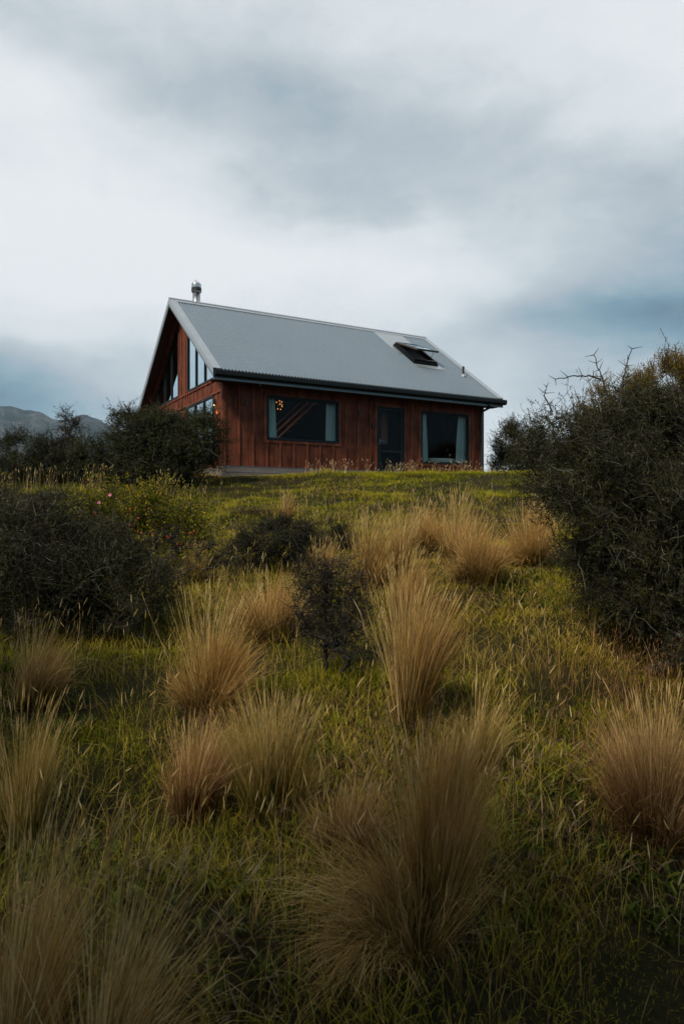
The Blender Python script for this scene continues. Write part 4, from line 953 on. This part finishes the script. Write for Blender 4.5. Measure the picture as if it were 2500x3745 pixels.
shrub('bushy_tree', 4.75, 9.6, [(.1, 0, 1.05, 1.25, 1.1, 1.10), (-.72, .1, 1.22, .75, .7, .78), (.6, 0, .3, 1.3, 1.0, .9), (-.3, 0, .0, 1.1, .8, .8)], 'golden brown bushy tree rising behind the big thorny shrub',
      cat='tree', nclust=240, ntwig=30, tl=(.14, .30), leaf=(.030, .009), nleaf=20, spine=0, lmat='leaf_gold', up=1.1, seed=8, tw=.0035, upleaf=True, bareouter=0)
shrub(TH, -2.62, 6.60, [(-.35, 0, -.46, .75, .75, .60), (.15, .1, -.60, .6, .5, .55), (.55, -.05, -.72, .55, .5, .42), (-.95, .1, -.36, .6, .6, .58), (.1, -.2, -.90, .95, .5, .30)],
      'large dark shrub at the left edge, in front of the rose bush', nclust=340, ntwig=32, tl=(.09, .24), leaf=(.015, .008), nleaf=16, spine=.025, lmat='leaf', seed=9, tw=.0026, stem_r=.04, stems=4, jag=1.8)
shrub(TH, -4.0, 9.2, [(0, 0, -.22, .80, .6, .46), (.55, 0, -.26, .5, .5, .36)], 'grey brown shrub behind the large dark shrub on the left',
      nclust=120, ntwig=30, tl=(.10, .26), leaf=(.018, .009), nleaf=15, spine=.03, lmat='leaf_brown', seed=10, tw=.003)
shrub(TH, -5.0, 10.0, [(0, 0, -.15, .7, .5, .40)], 'small grey shrub cut by the left edge above the large dark shrub',
      nclust=50, ntwig=28, tl=(.10, .26), leaf=(.019, .010), nleaf=14, spine=.03, lmat='leaf_brown', seed=11, tw=.003)
rose = shrub('rose_bush', -2.75, 8.9, [(-.1, 0, .0, .85, .5, .36), (.50, -.1, .02, .50, .4, .32), (.75, -.1, -.30, .35, .3, .22), (-.65, 0, -.12, .5, .4, .34), (.1, -.15, -.35, .9, .4, .3)], 'yellow green wild rose bush with red hips and two pink flowers',
      cat='rose bush', nclust=120, ntwig=13, tl=(.12, .30), leaf=(.034, .022), nleaf=11, spine=.015, lmat='leaf_yellow', bmat='darkbark', seed=12, tw=.003, bareouter=.1)
rg = np.random.RandomState(5)
for k in range(46):
    a = rg.normal(0, 1, 3); p_ = Vector((-.05 + a[0] * .42, -.42 + a[1] * .1, .62 + a[2] * .12))
    b = MB(); r_ = .011; b.lathe([(0, -r_ * 1.3), (r_ * .8, -r_ * .7), (r_, .2 * r_), (r_ * .5, r_ * 1.2), (0, r_ * 1.4)], p_, 8); b.build('rose_hip', M['hip'], rose, smooth=True)
for p_ in ((-.14, -.38, 1.10), (-.27, -.40, 1.00)):
    b = MB(); b.lathe([(0, 0), (.006, .002), (.009, .004)], p_, 8)
    for k in range(5):
        a = k * 2 * math.pi / 5; c0 = Vector(p_); e = Vector((math.cos(a), -.35, math.sin(a))).normalized(); f_ = e.cross(Vector((0, 1, 0))).normalized()
        b.add([c0, c0 + e * .014 + f_ * .011, c0 + e * .026 + Vector((0, -.004, 0)), c0 + e * .014 - f_ * .011], [(0, 1, 2, 3)])
    b.build('flower', M['petal'], rose)
shrub('low_dark_shrub', -.80, 8.80, [(-.05, 0, -.40, .52, .4, .30), (.30, 0, -.38, .30, .3, .26), (-.42, 0, -.55, .3, .3, .22)], 'low blackish thorny shrub in the middle of the slope',
      nclust=95, ntwig=26, tl=(.07, .19), leaf=(.014, .007), nleaf=12, spine=.025, lmat='leaf', bmat='darkbark', seed=13, tw=.003)
shrub('low_dark_shrub', -.04, 9.65, [(0, 0, -.40, .26, .2, .26)], 'little dark shrub peeking out between the low blackish one and the pale tussocks',
      nclust=26, ntwig=20, tl=(.07, .18), leaf=(.014, .007), nleaf=9, spine=.025, lmat='leaf', bmat='darkbark', seed=14, tw=.003)
shrub('low_dark_shrub', -.06, 5.45, [(-.04, 0, -.78, .28, .22, .38), (.08, 0, -1.0, .27, .2, .28), (-.12, 0, -.56, .18, .15, .20), (.14, 0, -.62, .14, .12, .16)], 'small nearly leafless black shrub standing among the tussocks in the centre',
      nclust=105, ntwig=14, tl=(.06, .19), leaf=(.009, .005), nleaf=7, spine=.018, lmat='leaf', bmat='darkbark', seed=15, tw=.0022, bareouter=.4, stem_r=.018, jag=2)

# a bare sprawling shrub: hand-laid crooked limbs in front of the rose bush
def crooked(pts, r0, r1, rng, K=26, wob=.012):
    pts = np.array(pts, float); s = np.linspace(0, len(pts) - 1, K); P = np.stack([np.interp(s, np.arange(len(pts)), pts[:, c]) for c in range(3)], 1)
    P[1:-1] += rng.normal(0, wob, (K - 2, 3)); return P, np.linspace(r0, r1, K)
rng = np.random.RandomState(77)
bx, by = -2.05, 8.0; bz = float(ground(bx, by)) - .03
bs = empty('bare_shrub', (bx, by, bz), 0, 'bare crooked shrub with one long branch reaching right, in front of the rose bush', 'shrub', 'shrubs around the house')
limbs = [[(0, 0, 0), (.10, 0, .18), (.28, -.02, .27), (.48, -.03, .28), (.66, -.03, .36), (.85, 0, .40)], [(0, 0, 0), (-.02, 0, .2), (.0, 0, .38), (.12, 0, .46), (.3, 0, .58)],
         [(0, 0, 0), (-.12, 0, .22), (-.22, 0, .42), (-.36, 0, .52), (-.30, 0, .66)], [(.28, -.02, .27), (.36, 0, .38), (.42, 0, .52), (.56, 0, .56)], [(0, 0, 0), (.16, .03, .1), (.4, .03, .12), (.6, .03, .2)],
         [(.48, -.03, .28), (.56, 0, .40), (.70, 0, .47)], [(.12, 0, .46), (.06, 0, .6), (.12, 0, .72)], [(-.22, 0, .42), (-.12, 0, .55), (-.14, 0, .7)]]
PP = [crooked([np.array(q) for q in l], (.020 if l[0] == (0, 0, 0) else .013), .006, rng) for l in limbs]
paths = np.stack([p_[0] for p_ in PP]); rad = np.stack([p_[1] for p_ in PP]); V, F_ = tubes(paths, rad, 5)
mesh_np('trunk', V, F_, M['darkbark'], bs, {'rnd': rng.rand(len(V))}, smooth=True)
i = rng.randint(0, len(paths), 620); k = rng.randint(6, 26, 620); st = paths[i, k]; L = rng.uniform(.05, .20, 620)
dd = rng.normal(size=(620, 4, 3)) * .5 + (rng.normal(size=(620, 1, 3)) + np.array([0, 0, .5])); dd /= np.linalg.norm(dd, axis=-1, keepdims=True)
tw_ = np.concatenate([st[:, None], st[:, None] + np.cumsum(dd * (L / 4)[:, None, None], 1)], 1); V, F_ = tubes(tw_, np.linspace(.004, .0016, 5)[None] * np.ones((620, 1)), 3)
mesh_np('twigs', V, F_, M['darkbark'], bs, {'rnd': rng.rand(len(V))})

# long antenna-like shoots with paired thorns, growing out of the top of the big shrub
def shoots(specs, parent_loc, label):
    o = empty('thorny_shoots', parent_loc, 0, label, 'shrub', 'shrubs around the house'); rng = np.random.RandomState(9)
    for pts, n in specs:
        parts = []
        P, r_ = crooked(pts, .0075, .0032, rng, K=16, wob=.004); V, F_ = tubes(P[None], r_[None], 4); parts.append((V, F_, np.full(len(V), .45), np.zeros(len(V))))
        for q in np.linspace(3, 15, n):
            c = P[int(q)]; t = P[min(int(q) + 1, 15)] - P[int(q) - 1]; t /= np.linalg.norm(t); a = rng.normal(size=3) * np.array([.4, 1, .4]); s = np.cross(t, a); s /= np.linalg.norm(s)
            for sg in (-1, 1):
                e = c + (s * sg + t * .45) * .062 * rng.uniform(.7, 1.25); V, F_ = tubes(np.stack([c, e])[None], np.array([[.0042, .0012]]), 3); parts.append((V, F_, np.full(len(V), .4), np.zeros(len(V))))
        V, F_, r_, t_ = join(parts); mesh_np('shoot', V, F_, M['bark'], o, {'rnd': r_})
    return o
sh0 = Vector((2.03, 5.35, .90))
shoots([([(.05, 0, 0), (.02, 0, .12), (-.02, 0, .22), (-.06, 0, .33)], 6), ([(.0, 0, .14), (-.10, 0, .17), (-.24, 0, .16), (-.36, 0, .14)], 4), ([(.14, 0, -.1), (.16, 0, .10), (.19, 0, .24), (.24, 0, .38)], 6),
        ([(-.35, .1, -.1), (-.42, .1, .03), (-.40, .1, .10)], 3), ([(.5, -.1, .0), (.56, -.1, .1), (.66, -.1, .12)], 3)], sh0, 'antenna-like thorny shoots sticking up from the top of the big shrub')

# heap of dead twigs on the lawn
rng = np.random.RandomState(31); dz = float(ground(-1.64, 12.58))
n = 420; a = rng.uniform(0, 2 * np.pi, n); st = np.stack([rng.normal(0, .16, n), rng.normal(0, .1, n), np.abs(rng.normal(0, .045, n))], -1)
dd = np.stack([np.cos(a), np.sin(a) * .6, rng.normal(0.05, .22, n)], -1)[:, None] + rng.normal(0, .25, (n, 4, 3)); dd /= np.linalg.norm(dd, axis=-1, keepdims=True)
P = np.concatenate([st[:, None], st[:, None] + np.cumsum(dd * (rng.uniform(.1, .3, n) / 4)[:, None, None], 1)], 1); V, F_ = tubes(P, np.full((n, 5), .0035), 3)
o = mesh_np('dead_branch', V, F_, M['leaf_brown'], None, {'rnd': .5 + .5 * np.repeat(rng.rand(n), 15)}); o.location = (-1.64, 12.58, dz); tag(o, 'flattened heap of dead brown twigs lying on the green slope', 'dead branch')

# ------------------------------------------------------------------ unseen trees added beside and behind the camera to darken the foreground
tr1 = shrub('added_shade_tree', -4.5, 2.7, [(0, 0, .7, 1.75, 1.6, 1.5), (-1.2, -.6, 1.6, 1.7, 1.5, 1.4), (-.4, -1.4, 1.0, 1.5, 1.4, 1.4)], 'broad dark tree added out of view at the left to shade the foreground',
            cat='tree', group='unseen trees added to shade the foreground', nclust=230, ntwig=16, tl=(.2, .5), leaf=(.10, .06), nleaf=14, spine=0, lmat='leaf', up=.3, seed=40, tw=.005, stem_r=.10)
def copy_tree(src, loc, rz_, sc, label):
    c_ = src.copy(); COL.objects.link(c_); c_.location = loc; c_.rotation_euler = (0, 0, rz_); c_.scale = sc; c_['label'] = label
    for ch in list(src.children): d_ = ch.copy(); COL.objects.link(d_); d_.parent = c_
    return c_
copy_tree(tr1, (4.4, .2, float(ground(4.4, .2)) - .05), 2.4, (1, 1, 1), 'broad dark tree added out of view at the right to dim the foreground')
shrub('added_shade_tree', -1.4, -3.0, [(-.3, .95, 3.2, 4.2, 2.4, .95), (.4, .5, 2.4, 2.8, 1.6, 1.3), (-1.6, -.1, 1.6, 2.4, 1.9, 1.7)], 'tallest dark tree added unseen behind the camera, its wide low canopy shading the foreground',
      cat='tree', group='unseen trees added to shade the foreground', nclust=560, ntwig=18, tl=(.2, .5), leaf=(.11, .07), nleaf=15, spine=0, lmat='leaf', up=.2, seed=41, tw=.005, stem_r=.12)

# ------------------------------------------------------------------ grass (stuff)
def in_house(x, y):
    lx = (x - HX) * .8713 + (y - HY) * .4907; ly = -(x - HX) * .4907 + (y - HY) * .8713
    return (lx > -.08) & (lx < LN + .08) & (ly > -.07) & (ly < W2 + .05)
def scatter(n, y0, y1, rng, marg=1.6):
    y = rng.uniform(y0, y1, n); x = rng.uniform(-1, 1, n) * (.52 * y + marg); return x, y
def grass_layer(name, n, y0, y1, seed, hfun, wk, tilt, bend, tone, mat, nseg=3, clump=7, csd=.03, accept=None, kindlabel='grass'):
    rng = np.random.RandomState(seed); nc = n // clump; cx, cy = scatter(nc, y0, y1, rng)
    ca = rng.uniform(0, 2 * np.pi, nc)
    x = np.repeat(cx, clump); y = np.repeat(cy, clump); s = csd * (1 + y * .06)
    ox = rng.normal(0, 1, len(x)) * s; oy = rng.normal(0, 1, len(x)) * s; x = x + ox; y = y + oy
    ok = ~in_house(x, y)
    if accept is not None: ok &= rng.rand(len(x)) < accept(x, y)
    x, y, ox, oy = x[ok], y[ok], ox[ok], oy[ok]; ci = np.repeat(np.arange(nc), clump)[ok]; m_ = len(x)
    az = np.arctan2(oy, ox) + rng.normal(0, .7, m_); L = hfun(x, y) * rng.uniform(.5, 1.25, m_)
    th0 = np.abs(rng.normal(0, tilt, m_)); th1 = th0 + np.abs(rng.normal(bend, .45, m_))
    base = np.stack([x, y, ground(x, y) - .01], -1)
    w_ = (.0022 + wk * y) * rng.uniform(.7, 1.3, m_)
    rnd = np.clip(tone(x, y) + rng.normal(0, .2, m_) + np.repeat(rng.normal(0, .08, nc), clump)[ok], 0, 1)
    V, F_, Rn, T, P = ribbons(base, az, L, w_, th0, th1, nseg, rng, rnd=rnd)
    o = mesh_np(name, V, F_, mat, None, {'rnd': Rn, 't': T}); tag(o, kindlabel, None, None, 'stuff'); return o
lush = lambda x, y: .04 + .62 * patch(x, y) ** 1.3 + .12 * np.clip(3.5 - y, 0, 2)  # browner tone close to the camera stands in for shade there
grass_layer('grass', 300000, 1.0, 10.5, 11, lambda x, y: .032 + .05 * patch(x + 40, y) + .10 * np.clip(vn(x, y, .45, 3) + .1, 0, 1), .00022, .5, .9, lush, M['grass'], clump=10, csd=.04, accept=lambda x, y: np.clip(.72 + 2.8 * vn(x, y, .5, 6) + 1.2 * vn(x, y, 1.4, 2), .06, 1) * np.clip((y - 1.0) / 3.4, .25, 1), kindlabel='green and straw tinted grass on the lower slope')  # thinned close to the camera so bare dark soil stands in for shade
grass_layer('grass', 200000, 9.5, 22.5, 12, lambda x, y: .04 + .06 * patch(x + 40, y) + .22 * np.clip(vn(x, y, .6, 3), 0, 1), .00030, .35, .7, lambda x, y: .05 + .42 * patch(x, y) + .30 * np.clip(vn(x, y, .8, 1) + .15, 0, 1) + .25 * vn(x, y, .3, 4), M['grass'], clump=8, csd=.03, accept=lambda x, y: np.clip(.8 + 1.8 * vn(x, y, .7, 6) + 1.0 * vn(x, y, 2.2, 2), .12, 1), kindlabel='short green grass on the upper slope')
# longer dry grass in drifts
drift = lambda x, y: np.clip(2.4 * (vn(x, y, 1.6, 3) + .9 * vn(x, y, .6, 7)) + .15, 0, 1) * np.where(y > 12.5, .35, 1) + np.where((x < -1.2) & (y < 9), .25, 0)
grass_layer('dry_grass', 60000, 1.0, 16, 13, lambda x, y: .10 + .13 * patch(x, y + 9), .00020, .25, .9, lambda x, y: .45 + .4 * patch(x, y), M['grass'], nseg=4, clump=10, csd=.04, accept=drift, kindlabel='long dry grass in drifts between the tussocks')
# dead, flattened blades low in the foreground
grass_layer('dry_grass', 26000, 1.2, 9, 14, lambda x, y: .22 + 0 * x, .00018, 1.0, .5, lambda x, y: .75 + 0 * x, M['grass'], nseg=4, clump=6, csd=.06, accept=lambda x, y: .25 + .6 * (patch(x + 3, y) > .55), kindlabel='flattened dead grass stems')

# low broad-leaved weeds and brown litter among the grass
def rosettes(n, seed, y0, y1, mat, l0, l1, wr, label, name):
    rng = np.random.RandomState(seed); cx, cy = scatter(n, y0, y1, rng); k = (vn(cx, cy, 1.7, 6) + .4 * vn(cx, cy, .5, 2) > .02) & ~in_house(cx, cy); cx, cy = cx[k], cy[k]; q = 9
    x = np.repeat(cx, q) + rng.normal(0, .03, len(cx) * q); y = np.repeat(cy, q) + rng.normal(0, .03, len(cx) * q); m_ = len(x)
    L = rng.uniform(l0, l1, m_); V, F_, Rn, T, P = ribbons(np.stack([x, y, ground(x, y) + .01], -1), rng.uniform(0, 6.28, m_), L, L * wr, rng.uniform(.3, 1.1, m_), rng.uniform(1.0, 2.2, m_), 3, rng)
    o = mesh_np(name, V, F_, mat, None, {'rnd': Rn, 't': T}); tag(o, label, None, None, 'stuff')
M['weed'] = plant('weed_leaves', [(0, (0.03, 0.05, 0.008)), (.6, (0.075, 0.10, 0.014)), (1, (0.16, 0.17, 0.03))], transl=.3)
rosettes(7000, 61, 1.6, 17, M['weed'], .03, .085, .30, 'low broad leaved weeds among the grass', 'weeds')
rosettes(5200, 62, 1.6, 18, M['thatch'], .06, .16, .07, 'brown dead litter lying in the grass', 'plant_litter')

def seed_stalks(name, X_, Y_, seed, h0, h1, mat, hl=(.05, .09), wk=.0003, hw_=.006, lean=.2, label=''):
    rng = np.random.RandomState(seed); n = len(X_); base = np.stack([X_, Y_, ground(X_, Y_) - .01], -1); L = rng.uniform(h0, h1, n)
    az = rng.normal(0.2, 1.6, n); th0 = np.abs(rng.normal(0, lean * .6, n)); th1 = th0 + np.abs(rng.normal(lean, .25, n))
    w_ = .0016 + wk * Y_
    V, F_, Rn, T, P = ribbons(base, az, L, w_, th0, th1, 5, rng)
    dd = P[:, -1] - P[:, -2]; dd /= np.linalg.norm(dd, axis=1, keepdims=True); dd[:, 2] -= rng.uniform(0, .5, n); dd /= np.linalg.norm(dd, axis=1, keepdims=True)
    V2, F2 = spindles(P[:, -1], dd, rng.uniform(*hl, n), np.maximum(hw_, .0006 * Y_) * rng.uniform(.7, 1.2, n), rng); r2 = np.repeat(.4 + .6 * rng.rand(n), 16)
    V, F_, Rn, T = join([(V, F_, Rn, T), (V2, F2, r2, r2)])
    o = mesh_np(name, V, F_, mat, None, {'rnd': Rn, 't': T}); tag(o, label, None, None, 'stuff')
rng = np.random.RandomState(21)
x, y = scatter(4200, 2.6, 15, rng); k = rng.rand(len(x)) < np.clip(.25 + drift(x, y), 0, 1) * .8; x, y = x[k], y[k]
seed_stalks('seed_grass', x, y, 22, .22, .48, M['straw'], label='seeding grass stalks scattered over the slope')
# fine russet seed clouds in the right foreground, under the big shrub
M['russet'] = plant('russet_stalks', [(0, (0.120, 0.053, 0.022)), (.6, (0.225, 0.112, 0.049)), (1, (0.360, 0.210, 0.098))], transl=.2, gloss=.006)
x = np.concatenate([rng.normal(1.75, .35, 380), rng.normal(2.5, .5, 900), rng.normal(.05, .35, 260), rng.normal(.75, .3, 260)]); y = np.concatenate([rng.normal(4.3, .5, 380), rng.normal(5.1, .45, 900), rng.normal(3.9, .4, 260), rng.normal(3.1, .35, 260)])
seed_stalks('seed_grass', x, y, 25, .16, .42, M['russet'], hl=(.02, .05), wk=.00012, hw_=.004, lean=.3, label='fine russet seed heads below the big thorny shrub')
# tufts against the house front and the left crest
lx = np.concatenate([rng.uniform(2.2, LN, 90), rng.normal(5.4, .30, 60), rng.normal(2.7, .15, 26), rng.normal(3.2, .1, 12), rng.normal(7.3, .5, 50)]); lx = lx[(lx > .9) & (lx < LN + .4)]
ly = -rng.uniform(.12, 1.1, len(lx)); wx = HX + lx * .8713 - ly * .4907; wy = HY + lx * .4907 + ly * .8713; wx, wy = HX + lx * .8713 - ly * .4907, HY + lx * .4907 + ly * .8713
seed_stalks('seed_grass', wx, wy, 23, .10, .42, M['seed'], hl=(.05, .10), wk=.00028, hw_=.012, lean=.35, label='pale seed heads along the front wall of the house')
x = np.concatenate([rng.normal(-7.3, .35, 45), rng.normal(-5.75, .16, 40), rng.normal(-4.1, .16, 30), rng.uniform(-9, -3, 90)]); y = np.concatenate([rng.normal(16.2, .5, 45), rng.normal(15.9, .15, 40), rng.normal(15.7, .2, 30), rng.uniform(13, 16.4, 90)])
seed_stalks('seed_grass', x, y, 24, .25, .62, M['straw'], hl=(.06, .12), wk=.00028, hw_=.012, lean=.2, label='tall seeding grass in front of the far left shrubs')

# ------------------------------------------------------------------ haze between the hill and the mountains
b = MB(); b.box(-9500, 9500, -9500, 9500, -75, 1250)
m, nt = newmat('mountain_haze'); pv = N(nt, 'ShaderNodeVolumePrincipled', i_Density=4e-5); pv.inputs['Color'].default_value = (.55, .78, 1.0, 1); pv.inputs['Anisotropy'].default_value = 0.0
out = N(nt, 'ShaderNodeOutputMaterial'); LK(nt, pv.outputs[0], out.inputs['Volume'])
hz = b.build('haze', m); tag(hz, 'thin blue haze over the valley', None, None, 'stuff')
